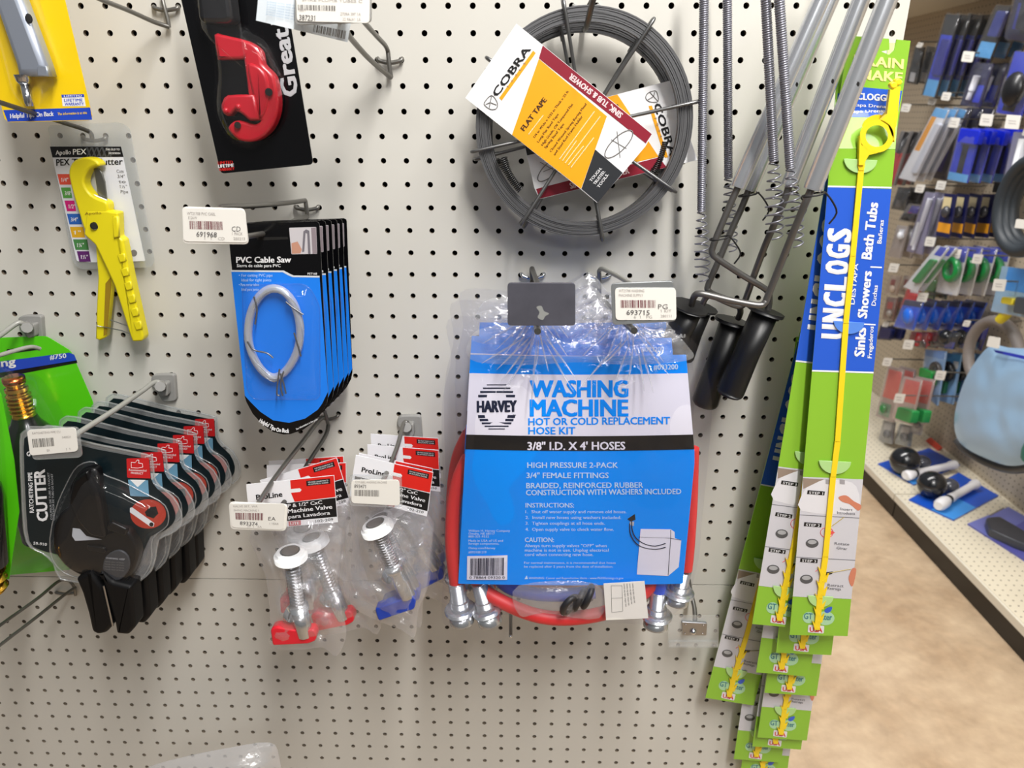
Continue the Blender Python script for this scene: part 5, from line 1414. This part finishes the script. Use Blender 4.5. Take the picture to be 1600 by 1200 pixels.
# ------------------------------------------------------------------ goods hanging across the aisle
class PLX:                          # plane x = X facing the aisle; pixels unproject onto it
    def __init__(s, X): s.X = X; s.n = Vector((-1, 0, 0))
    def w(s, x, y, lift=0.0): return gx(x, y, s.X - lift)
ORD = ['first', 'second', 'third', 'fourth', 'fifth', 'sixth', 'seventh']
def bgm(c, rough=.4): return M('pack_%d_%d_%d' % tuple(c), c, rough, coat=.3)
BFILM = CLEAR('pack_film', haze=.05, gloss=.06, rough=.12, bump=.6, bscale=30)
def stack(noun, phrase, cat, q, X, n, dx, bands, prod=None, film=False, thick=.006, group=None):
    """n packs on one hook, the first nearest the aisle; q = pixel corners TL TR BR BL of the first on plane X"""
    pl = PLX(X); f = tm(*q)
    T0 = pl.w(*f(.5, 0))
    g = thing(noun, (ORD[0] + ' ' if n > 1 else '') + phrase + (', from the aisle' if n > 1 else ''), cat, T0, group if n > 1 else None)
    mb = MB(); mb.prism([f(0, 0), f(1, 0), f(1, 1), f(0, 1)], pl, -thick, 0, bgm(bands[0][2]))
    for k, (v0, v1, c, *uv) in enumerate(bands):
        u0, u1 = uv if uv else (0, 1)
        mb.pg([f(u0, v0), f(u1, v0), f(u1, v1), f(u0, v1)], pl, .0008 + .0004 * k, bgm(c))
    mb.build('backing_card', g)
    for pr in (prod or []):
        mb = MB()
        if pr[0] == 'slab':
            _, nm, c, u0, v0, u1, v1, d = pr
            mb.prism(rp([f(u0, v0), f(u1, v0), f(u1, v1), f(u0, v1)], 3), pl, .001, d, bgm(c, .3), .003)
        elif pr[0] == 'ball':
            _, nm, c, u, v, r, sq = pr
            mb.ball(pl.w(*f(u, v), .002 + r * sq[0] * .8), r, bgm(c, .25), 16, sq)
        elif pr[0] == 'ring':
            _, nm, c, u, v, R, r = pr
            o = pl.w(*f(u, v), r + .003)
            mb.tube([o + Vector((0, R * math.cos(t), R * math.sin(t))) for t in [2 * math.pi * i / 24 for i in range(24)]], r, bgm(c, .35), 8, closed=True)
        elif pr[0] == 'rod':
            _, nm, c, u0, v0, u1, v1, r = pr
            mb.lathe(pl.w(*f(u0, v0), r + .002), pl.w(*f(u1, v1), r + .002), [(0, r), (.6, r), (.62, r * .75), (1, r * .75)], bgm(c, .3), 12)
        mb.build(nm, g)
    if film:
        mb = MB(); mb.pillow(smooth([f(-.04, .02), f(.5, -.01), f(1.04, .02), f(1.06, .5), f(1.03, .98), f(.5, 1.02), f(-.03, .98), f(-.06, .5)], 4), f(.5, .5), pl, .004, .02, BFILM, 6, 4, both=False, crumple=.006, nsc=30); mb.build('clear_film', g)
    for i in range(1, n):
        dup(g, T0 + Vector((dx * i, .002 * (i % 2), 0)), (math.radians((i % 3 - 1) * 2), 0, 0), ORD[i] + ' ' + phrase + ', from the aisle')
    return g
def bghook(tip, X, base, phrase, tag_px=13, ang=10):
    """wire hook from the back panel ending in a white price tag at pixel tip on plane X"""
    A = gx(tip[0], tip[1], X); B = Vector((PX + .005, A.y, A.z + .012))
    g = thing('shelf_hook', 'shelf hook with white price tag ' + phrase, 'hook', B, 'tagged hooks across the aisle')
    mb = MB(); mb.tube([B, Vector((PX - .02, A.y, A.z + .008)), A + Vector((.02, 0, .012)), A + Vector((.002, 0, .012))], .003, WIRE, 6); mb.build('prong', g)
    mb = MB(); pl = PLX(X); h = tag_px / 2
    mb.prism(rp([(tip[0] - h + 2, tip[1] - h), (tip[0] + h + 2, tip[1] - h + 1.5), (tip[0] + h - 2, tip[1] + h + 1), (tip[0] - h - 2, tip[1] + h - .5)], 2), pl, -.001, .001, PAPER)
    for k in range(2): mb.pg([(tip[0] - h * .6, tip[1] - 2 + k * 4), (tip[0] + h * .5, tip[1] - 1 + k * 4), (tip[0] + h * .5, tip[1] + k * 4), (tip[0] - h * .6, tip[1] - 1 + k * 4)], pl, .0014, M('faint_ink', (178, 172, 168), .6))
    mb.build('price_tag', g)
NV = (18, 22, 74); BK = (18, 18, 22); BL_ = (28, 52, 190); LB = (92, 168, 226); WH = (226, 228, 232); GN = (20, 132, 62); OG = (232, 158, 36); RD = (196, 40, 46); GY = (120, 114, 110); PU = (64, 50, 148); CR = (222, 206, 160); PK = (214, 92, 84); TN = (176, 156, 138); MG = (90, 90, 104)
# top row
stack('blister_pack', 'dark blue tall pack in the top row', 'pack', [(1478, 22), (1500, 24), (1462, 152), (1440, 148)], 2.08, 5, .042, [(0, 1, BK), (.25, .8, BL_, .1, .9), (.8, 1, LB, .1, .9)], [('slab', 'tool', (22, 30, 130), .2, .3, .8, .75, .012)], True, group='dark blue tall packs in the top row')
stack('blister_pack', 'black pack with pale blue foot at the top right', 'pack', [(1556, 8), (1580, 10), (1548, 92), (1522, 88)], 2.09, 3, .05, [(0, 1, BK), (.7, 1, LB, .05, .95)], [('slab', 'tool', (26, 40, 120), .2, .1, .8, .6, .015)], True, group='black packs with pale blue feet')
stack('blister_pack', 'navy pack with silver tip beneath the tagged top row', 'pack', [(1524, 98), (1552, 100), (1530, 168), (1500, 164)], 2.10, 4, .05, [(0, 1, NV), (.5, .9, BL_, .5, .9)], [('rod', 'silver_tip', (190, 190, 196), .35, .3, .3, .85, .012)], True, group='navy packs with silver tips')
stack('blister_pack', 'deep blue and black pack at the upper right edge', 'pack', [(1586, 80), (1625, 84), (1594, 182), (1556, 176)], 2.06, 2, .07, [(0, 1, BL_), (.35, .95, BK, .2, .7)], [('ball', 'black_cap', BK, .42, .6, .045, (.6, 1, 1.2))], True, group='deep blue packs at the upper right edge')
bghook((1512, 88), 2.05, None, 'among the dark blue packs of the top row', 17)
bghook((1478, 150), 2.08, None, 'just under the first dark blue pack', 13); bghook((1456, 158), 2.12, None, 'left of the tag under the dark blue packs', 11); bghook((1415, 168), 2.06, None, 'right beside the yellow ring handle', 13)
# second row
stack('long_pack', 'white and orange long pack in the second row', 'pack', [(1462, 168), (1482, 172), (1428, 284), (1404, 278)], 2.07, 3, .035, [(0, 1, WH), (.1, .6, OG, .05, .4), (0, .12, LB)], [('slab', 'clear_tube', (200, 204, 214), .5, .2, .9, .9, .014)], True, group='white and orange long packs')
stack('blister_pack', 'grey violet pack behind the white and orange packs', 'pack', [(1494, 168), (1518, 170), (1478, 282), (1450, 276)], 2.20, 3, .045, [(0, 1, MG), (.0, .3, NV), (.6, .9, PU, .1, .6)], [('slab', 'valve', (84, 80, 92), .3, .35, .8, .6, .02)], True, group='grey violet packs')
stack('wrench_pack', 'bright blue plastic pack with black windows in the second row', 'pack', [(1500, 200), (1532, 204), (1510, 286), (1480, 280)], 2.07, 4, .045, [(0, 1, BL_), (.3, .85, BK, .35, .65), (.85, 1, LB)], [('slab', 'blue_guard', (20, 40, 200), .02, 0, .98, .28, .02)], True, group='bright blue packs with black windows')
stack('blister_pack', 'red and grey slim pack beside the green ring card', 'pack', [(1408, 205), (1424, 207), (1398, 290), (1380, 287)], 2.10, 3, .04, [(0, 1, GY), (.4, 1, RD, .1, .8)], [('rod', 'brush_handle', (30, 30, 34), .6, .02, .4, .4, .010)], True, group='red and grey slim packs')
bghook((1490, 191), 2.09, None, 'above the bright blue packs at the left', 16); bghook((1541, 187), 2.05, None, 'above the bright blue packs at the right', 19); bghook((1437, 294), 2.08, None, 'under the white and orange packs', 13); bghook((1470, 289), 2.10, None, 'under the grey violet packs', 14)
bghook((1384, 506), 2.12, None, 'over the small navy packs next to the Sinks print', 9)
bghook((1582, 190), 2.00, None, 'tallest tag at the right edge above the black ring', 22)
# third row
stack('carded_part', 'navy card with cream head and orange foot', 'pack', [(1476, 302), (1494, 304), (1482, 372), (1462, 368)], 2.06, 5, .047, [(0, 1, NV), (.08, .38, CR, .02, .7), (.68, .9, OG), (.9, 1, NV)], [('ball', 'dark_fitting', (60, 60, 66), .4, .42, .018, (.8, 1, 1.2))], False, group='navy cards with orange feet')
stack('long_pack', 'lavender clear long pack left of the navy cards', 'pack', [(1446, 300), (1462, 302), (1440, 398), (1416, 392)], 2.08, 2, .04, [(0, 1, (130, 126, 156)), (.5, .9, WH, .1, .5)], [('rod', 'clear_tube', (206, 208, 220), .6, .1, .4, .95, .010)], True, group='lavender long packs')
stack('blister_pack', 'small violet pack near the Bath Tubs print', 'pack', [(1420, 318), (1440, 320), (1428, 348), (1404, 344)], 2.12, 2, .06, [(0, 1, GY), (.1, .5, PU, .3, .95), (.5, .7, RD, .3, .6)], [('slab', 'black_cap', BK, .05, .55, .7, .95, .02)], True, group='small violet packs')
stack('fitting_pack', 'pale grey fitting pack in the left column', 'pack', [(1402, 352), (1418, 354), (1406, 404), (1388, 400)], 2.10, 3, .05, [(0, 1, (170, 158, 150)), (.1, .35, WH, .3, .8)], [('ball', 'white_fitting', WH, .55, .3, .018, (.7, 1, 1))], True, group='pale grey fitting packs')
bghook((1453, 377), 2.07, None, 'below the first navy card with orange foot', 15); bghook((1396, 418), 2.06, None, 'in the left column over the tan packs', 14)
g = thing('hose_coil', 'large black ring of drain hose at the right edge', 'hose', gx(1612, 270, 2.0))
mb = MB(); pl = PLX(2.0); o = pl.w(1612, 322); R = .125
for k in range(3): mb.tube([o + Vector((.015 * k - .015, R * math.cos(t) * (1 - .07 * k), R * 1.08 * math.sin(t) * (1 - .07 * k))) for t in [2 * math.pi * i / 40 for i in range(40)]], .020, M('black_drain_hose', (44, 50, 56), .5), 10, closed=True)
mb.build('coil', g)
mb = MB(); mb.prism(rp([(1588, 342), (1606, 344), (1602, 358), (1585, 356)], 2), PLX(1.96), 0, .003, PAPER); mb.build('white_tag', g)
# fourth row
stack('carded_part', 'white card with slanted green tool', 'pack', [(1464, 384), (1482, 388), (1430, 456), (1412, 448)], 2.02, 2, .03, [(0, 1, WH), (0, .2, BL_, .3, .9)], [('slab', 'green_tool', GN, .2, .3, .7, .85, .014)], True, group='white cards with slanted green tools')
stack('carded_part', 'white card with round green coil', 'pack', [(1478, 384), (1512, 388), (1494, 462), (1462, 456)], 2.08, 4, .052, [(0, 1, WH), (0, .3, BL_)], [('ring', 'green_coil', GN, .5, .48, .036, .014)], True, group='white cards with round green coils')
stack('fitting_pack', 'tan fitting pack low in the left column', 'pack', [(1392, 430), (1408, 432), (1400, 462), (1382, 459)], 2.11, 2, .06, [(0, 1, TN), (.2, .5, (140, 60, 56), .2, .6)], [('ball', 'tan_fitting', (190, 170, 150), .5, .7, .016, (.7, 1, 1))], True, group='tan fitting packs')
stack('red_pack', 'red pack under the slanted green tools', 'pack', [(1420, 444), (1440, 448), (1428, 486), (1406, 482)], 2.12, 2, .05, [(0, 1, RD), (.0, .3, WH, .3, .9)], [('slab', 'red_grip', (206, 36, 44), .15, .35, .85, .9, .018)], True, group='red packs under the green tools')
bghook((1493, 396), 2.06, None, 'upper left of the round green coils', 15); bghook((1527, 404), 2.08, None, 'upper right of the round green coils', 15); bghook((1441, 464), 2.04, None, 'above the blue bags', 15)
# fifth row: blue bags
stack('blue_bag', 'glossy blue bag below the round green coils', 'bag', [(1414, 468), (1442, 472), (1426, 516), (1396, 510)], 2.04, 6, .050, [(0, 1, (30, 90, 214)), (0, .2, NV)], [('ball', 'blue_bundle', (40, 110, 226), .5, .55, .034, (.5, 1, 1))], True, group='glossy blue bags')
stack('red_pack', 'dark red pack under the blue bags', 'pack', [(1424, 518), (1450, 520), (1446, 544), (1418, 540)], 2.10, 3, .045, [(0, 1, (150, 30, 38)), (.6, 1, BK)], [('rod', 'red_handle', (180, 26, 34), .5, .05, .5, .9, .012)], True, group='dark red packs under the blue bags')
stack('blister_pack', 'navy pack next to the Sinks print', 'pack', [(1376, 508), (1396, 510), (1390, 532), (1370, 530)], 2.12, 2, .05, [(0, 1, (24, 30, 70))], [('slab', 'navy_box', (24, 30, 84), .1, .2, .9, .95, .02)], False, group='navy packs next to the Sinks print')
stack('black_fitting_pack', 'black fitting bag with shiny top right of the dark red packs', 'bag', [(1466, 516), (1500, 520), (1490, 546), (1460, 541)], 2.14, 2, .06, [(0, 1, BK), (.6, 1, (30, 60, 170), .5, .95)], [('ball', 'black_fitting', (26, 28, 32), .4, .35, .030, (.8, 1, 1))], True, group='black fitting bags')
bghook((1419, 538), 2.04, None, 'under the dark red packs', 15); bghook((1386, 565), 2.04, None, 'over the coral packs, beside the green card', 13)
# sixth row
stack('flapper_card', 'pale blue card with black and green flapper', 'pack', [(1446, 546), (1478, 549), (1464, 634), (1438, 612)], 2.145, 1, .05, [(0, 1, (140, 180, 226)), (0, .15, (96, 148, 214))], [('ring', 'black_flapper', BK, .62, .4, .028, .010), ('slab', 'green_part', (24, 150, 62), -.2, .45, .45, .75, .03)], True)
stack('flapper_card', 'bright pale blue card with white tag and dark green flapper', 'pack', [(1470, 550), (1502, 554), (1488, 632), (1454, 622)], 2.19, 3, .05, [(0, 1, (140, 182, 230)), (.0, .2, LB), (.15, .3, WH, .7, .95)], [('ring', 'black_flapper', BK, .5, .38, .03, .012), ('slab', 'green_flapper', (36, 110, 72), .1, .55, .5, .85, .015)], False, group='pale blue flapper cards')
stack('coral_pack', 'coral and grey pack at the far lower left shelf', 'pack', [(1388, 572), (1412, 578), (1396, 660), (1368, 650)], 2.08, 2, .05, [(0, 1, (170, 150, 144)), (.05, .6, PK, .1, .95), (.7, .95, (110, 150, 120), .1, .7)], [('ball', 'green_part', GN, .3, .82, .022, (.6, 1, 1))], True, group='coral and grey packs at far left')
stack('coral_pack', 'coral pack with green foot beside the flapper cards', 'pack', [(1412, 588), (1440, 594), (1424, 664), (1394, 654)], 2.04, 2, .05, [(0, 1, (190, 160, 156)), (.05, .55, PK, .15, .95)], [('slab', 'green_cap', (30, 140, 70), .1, .7, .9, .98, .03)], True, group='coral packs with green feet')
bghook((1405, 622), 1.975, None, 'over the green foot of a coral pack', 15); bghook((1469, 586), 2.10, None, 'in front of the pale blue flapper cards', 15)
for k, (q, c) in enumerate((([(1380, 656), (1398, 660), (1393, 694), (1372, 690)], (140, 138, 136)), ([(1406, 662), (1426, 666), (1421, 698), (1398, 693)], (118, 122, 120)), ([(1430, 636), (1444, 640), (1438, 680), (1422, 676)], (150, 144, 140)))):
    stack('fitting_pack', ('grey clear pack below the far left coral packs', 'dark grey clear pack below the green footed coral packs', 'pale clear pack left of the bare back panel')[k], 'pack', q, 2.10, 1, .05, [(0, 1, c), (.1, .4, (190, 188, 186), .2, .8)], [('ball', 'fitting', (96, 96, 98), .5, .6, .02, (.7, 1, 1))], True)
# the big pale blue bag, grey hose and blue bags at the right edge
g = thing('toilet_seat_bag', 'large pale blue bag hanging low at the right edge', 'bag', gx(1560, 530, 2.05))
pl = PLX(2.05); o_ = smooth([(1548, 540), (1575, 543), (1625, 556), (1640, 640), (1625, 710), (1585, 728), (1540, 716), (1500, 692), (1491, 655), (1503, 605), (1522, 568)], 4)
mb = MB(); mb.pillow(o_, (1565, 640), pl, .0, .030, M('pale_blue_bag', (152, 188, 222), .3, coat=.5), 10, 4, crumple=.010, nsc=14, seed=3); mb.build('bag', g)
mb = MB(); mb.pg([(1552, 546), (1620, 560), (1620, 566), (1556, 551)], PLX(2.02), .004, bgm(BL_)); mb.build('blue_strip', g)
g = thing('dark_rimmed_pack', 'dark curved rim showing below the pale blue bag', 'pack', gx(1560, 720, 2.09))
mb = MB(); mb.tube(smooth([PLX(2.10).w(*p) for p in ((1496, 688), (1508, 702), (1540, 722), (1580, 734), (1625, 728))], 5, False), .014, M('dark_seat', (70, 72, 76), .4), 8); mb.build('rim', g)
g = thing('hose_coil', 'grey hose loop behind the pale blue bag', 'hose', gx(1550, 500, 2.16))
pl = PLX(2.16); mb = MB(); mb.tube([pl.w(1553 + 40 * math.cos(t), 556 + 55 * math.sin(t), .01) for t in [2 * math.pi * i / 32 for i in range(32)]], .020, M('grey_hose', (132, 124, 120), .45), 10, closed=True); mb.build('loop', g)
mb = MB(); mb.lathe(PLX(2.10).w(1562, 500), PLX(2.10).w(1578, 486), [(0, .016), (.5, .018), (1, .014)], bgm((232, 212, 30)), 12); mb.build('yellow_end', g)
mb = MB(); mb.prism(rp([(1545, 525), (1562, 528), (1560, 545), (1541, 541)], 2), PLX(2.0), 0, .003, PAPER); mb.build('white_tag', g)
stack('blue_bag', 'sky blue header bag with yellow part at the right edge', 'bag', [(1566, 416), (1630, 424), (1622, 500), (1548, 486)], 2.08, 2, .08, [(0, 1, (150, 190, 220)), (0, .5, (40, 150, 236), .15, 1)], [('slab', 'yellow_part', (230, 212, 60), .15, .65, .4, .8, .03), ('slab', 'dark_part', (70, 76, 84), .45, .6, .8, .95, .03)], True, group='sky blue header bags')
bghook((1561, 445), 2.02, None, 'left of the sky blue header bags', 19)
g = thing('plunger', 'dark teal rubber cup cut off by the right edge', 'plunger', gx(1612, 690, 2.0))
mb = MB(); c = gx(1652, 690, 2.02); mb.lathe(c + Vector((0, 0, -.07)), c + Vector((0, 0, .07)), [(0, .075), (.15, .078), (.5, .07), (.8, .045), (1, .02)], M('teal_rubber', (20, 110, 98), .45), 20); mb.build('cup', g)
mb = MB(); mb.lathe(c + Vector((0, 0, .065)), c + Vector((0, 0, .45)), [(0, .014), (1, .014)], M('pale_wood', (214, 186, 140), .5), 10); mb.build('handle', g)

# fillers between the rows
stack('blister_pack', 'black pack at the far end of the top row', 'pack', [(1430, 72), (1444, 74), (1432, 132), (1416, 129)], 2.14, 3, .05, [(0, 1, (34, 34, 30)), (.7, .95, (190, 190, 190), .2, .7)], [('slab', 'dark_tool', (28, 28, 28), .2, .1, .8, .65, .015)], True, group='black packs at the far end')
stack('blister_pack', 'navy pack hanging at the top right corner', 'pack', [(1590, -20), (1630, -18), (1604, 66), (1570, 60)], 2.05, 2, .07, [(0, 1, (14, 16, 50)), (.3, .8, (20, 30, 120), .2, .8)], [('slab', 'tool', (14, 16, 30), .3, .1, .7, .8, .02)], True, group='navy packs at the top right corner')
stack('blister_pack', 'pale clear pack beside the bright blue packs', 'pack', [(1584, 206), (1618, 210), (1600, 300), (1566, 292)], 2.12, 2, .06, [(0, 1, (150, 150, 176)), (.2, .9, (206, 208, 220), .3, .8)], [('rod', 'white_tube', WH, .5, .1, .4, .9, .014)], True, group='pale clear packs beside the bright blue packs')
stack('blister_pack', 'dark pack behind the bright blue packs', 'pack', [(1566, 236), (1592, 240), (1578, 306), (1550, 300)], 2.24, 2, .05, [(0, 1, BK), (.1, .4, (40, 44, 60))], [('ball', 'dark_part', BK, .5, .6, .024, (.6, 1, 1.2))], False, group='dark packs behind the bright blue packs')
stack('blister_pack', 'black slim pack above the violet packs', 'pack', [(1404, 292), (1424, 294), (1414, 330), (1392, 326)], 2.12, 3, .05, [(0, 1, (40, 38, 36)), (.5, .9, (90, 86, 84), .2, .6)], [('slab', 'black_part', BK, .2, .2, .8, .6, .016)], True, group='black slim packs above the violet packs')
stack('blister_pack', 'black pack left of the lavender packs', 'pack', [(1424, 352), (1440, 354), (1428, 394), (1408, 390)], 2.25, 2, .05, [(0, 1, BK)], [('slab', 'black_part', (24, 24, 26), .2, .2, .8, .8, .02)], True, group='black packs left of the lavender packs')
stack('carded_part', 'olive pack between the green tools and the blue bags', 'pack', [(1446, 430), (1466, 434), (1458, 468), (1434, 462)], 2.14, 2, .05, [(0, 1, (96, 116, 66)), (.5, 1, (150, 160, 90), .1, .6)], [('slab', 'green_part', (60, 110, 50), .3, .2, .9, .7, .016)], True, group='olive packs')
stack('blister_pack', 'royal blue pack with pale tip right of the black fitting bags', 'pack', [(1500, 506), (1524, 510), (1512, 548), (1488, 540)], 2.24, 2, .05, [(0, 1, (30, 40, 150)), (.7, 1, LB, .2, .8)], [('slab', 'blue_part', (30, 44, 170), .2, .1, .8, .6, .02)], True, group='royal blue packs with pale tips')
stack('brown_pack', 'brown grey pack under the tan packs', 'pack', [(1386, 464), (1402, 466), (1396, 502), (1378, 499)], 2.11, 3, .05, [(0, 1, (120, 88, 76)), (.2, .5, (170, 60, 56), .2, .7)], [('ball', 'fitting', (150, 140, 130), .5, .7, .016, (.7, 1, 1))], True, group='brown grey packs under the tan packs')
bghook((1604, 206), 2.10, None, 'beside the bright blue packs at the right edge', 12); bghook((1510, 505), 2.14, None, 'over the royal blue packs', 10)
bghook((1437, 70), 2.11, None, 'over the black packs at the far end', 8)
# lowest products lying on the deck: two float valve packs and a purple carded tool
def deckcard(nm, lab, cat, q, bands, grp=None, lift=.004):
    f = tm(*q)
    o = gz(*f(.5, .5), DZ)
    g = thing(nm, lab, cat, o, grp)
    class PD:
        n = Vector((0, 0, 1))
        def w(s, x, y, l=0.0): return gz(x, y, DZ + .002 + l)
    pl = PD()
    mb = MB(); mb.prism([f(0, 0), f(1, 0), f(1, 1), f(0, 1)], pl, -.0015, lift, bgm(bands[0][2]))
    for k, (v0, v1, c, *uv) in enumerate(bands):
        u0, u1 = uv if uv else (0, 1)
        mb.pg([f(u0, v0), f(u1, v0), f(u1, v1), f(u0, v1)], pl, lift + .0006 + .0004 * k, bgm(c))
    mb.build('backing_card', g)
    return g, f, pl
BALLM = M('black_float', (24, 26, 30), .22, coat=.5)
WPL = M('white_plastic_tube', (232, 230, 232), .4)
for (q, ball, r, tube, lab) in (([(1372, 724), (1452, 700), (1500, 726), (1428, 757)], (1414, 720), .058, ((1418, 742), (1432, 739), (1492, 726)), 'black float ball pack lying on the deck, farther of the two'),
        ([(1420, 780), (1498, 738), (1560, 774), (1490, 812)], (1456, 757), .052, ((1470, 788), (1484, 779), (1525, 756)), 'black float ball pack lying on the deck, nearer of the two')):
    g, f, pl = deckcard('float_valve_pack', lab, 'float valve', q, [(0, 1, (24, 84, 196)), (.5, 1, (64, 150, 232), .0, .5)], 'float ball packs on the deck')
    c = gz(ball[0], ball[1], DZ + r + .008)
    mb = MB(); mb.ball(c, r, BALLM, 24); mb.tube([c + Vector((r * .99 * math.cos(t), r * .99 * math.sin(t), 0)) for t in [2 * math.pi * i / 28 for i in range(28)]], .002, BALLM, 5, closed=True); mb.build('float_ball', g)
    A, B, C_ = (gz(t[0], t[1], DZ + .03) for t in tube)
    mb = MB(); mb.lathe(B, C_, [(0, .017), (.1, .017), (.12, .015), (.85, .015), (.88, .019), (1, .019)], WPL, 14); mb.build('white_tube', g)
    mb = MB(); mb.lathe(A - (B - A) * .3, A + (B - A) * .7, [(0, .016), (.2, .023), (.7, .023), (1, .017)], WPL, 12); mb.build('white_cap', g)
    mb = MB(); mb.lathe(A + (B - A) * .7, B, [(0, .015), (.5, .018), (1, .015)], BALLM, 12); mb.build('black_collar', g)
    d = (C_ - c); mb = MB(); mb.ball(c + Vector((.09, .03, -.02)), .034, M('smoky_part', (70, 72, 82), .25, coat=.4), 14, (1, 1, .8)); mb.build('valve_head', g)
g, f, pl = deckcard('carded_tool', 'purple carded tool lying on the deck at the right edge', 'carded tool', [(1512, 818), (1576, 792), (1680, 852), (1640, 900)], [(0, 1, (96, 96, 178)), (.0, .3, (120, 126, 200)), (.55, .75, (220, 222, 236), .2, .8)])
mb = MB(); mb.prism(rp([(1540, 808), (1562, 806), (1600, 828), (1640, 850), (1636, 862), (1590, 846), (1546, 826)], 5), pl, .006, .035, M('dark_grey_tool', (62, 64, 72), .35), .006); mb.build('tool', g)
mb = MB(); mb.tube([pl.w(1546, 806, .02), pl.w(1568, 794, .03)], .003, CHROME, 6); mb.build('steel_pin', g)
mb = MB(); mb.prism([(1444, 690), (1452, 684), (1470, 700), (1462, 706)], PLX(PX - .03), 0, .01, bgm((226, 70, 50))); mb_o = mb.build('red_tag'); tag(mb_o, 'small red tag lying by the back panel foot', 'tag')
# top shelf with brown cartons over the far goods
mb = MB(); mb.box((PX - .16, 2.6, 1.955), .34, 5.6, .025, CREAM)
o = mb.build('top_shelf'); tag(o, 'top shelf over the goods across the aisle', 'shelf')
CART = M('brown_carton', (120, 98, 68), .7, var=.15, vscale=6)
for i, (ya, yb, hh) in enumerate(((1.75, 2.25, .34), (2.28, 2.75, .30), (2.78, 3.3, .36), (3.33, 3.9, .32))):
    mb = MB(); mb.box((PX - .17, (ya + yb) / 2, 1.968 + hh / 2), .30, yb - ya, hh, CART); mb.box((PX - .17, (ya + yb) / 2, 1.968 + hh + .001), .05, yb - ya, .002, M('carton_tape', (150, 128, 92), .4))
    tag(mb.build('carton'), ('nearest brown carton on the top shelf', 'second brown carton on the top shelf', 'third brown carton on the top shelf', 'farthest brown carton on the top shelf')[i], 'box', 'brown cartons on the top shelf')
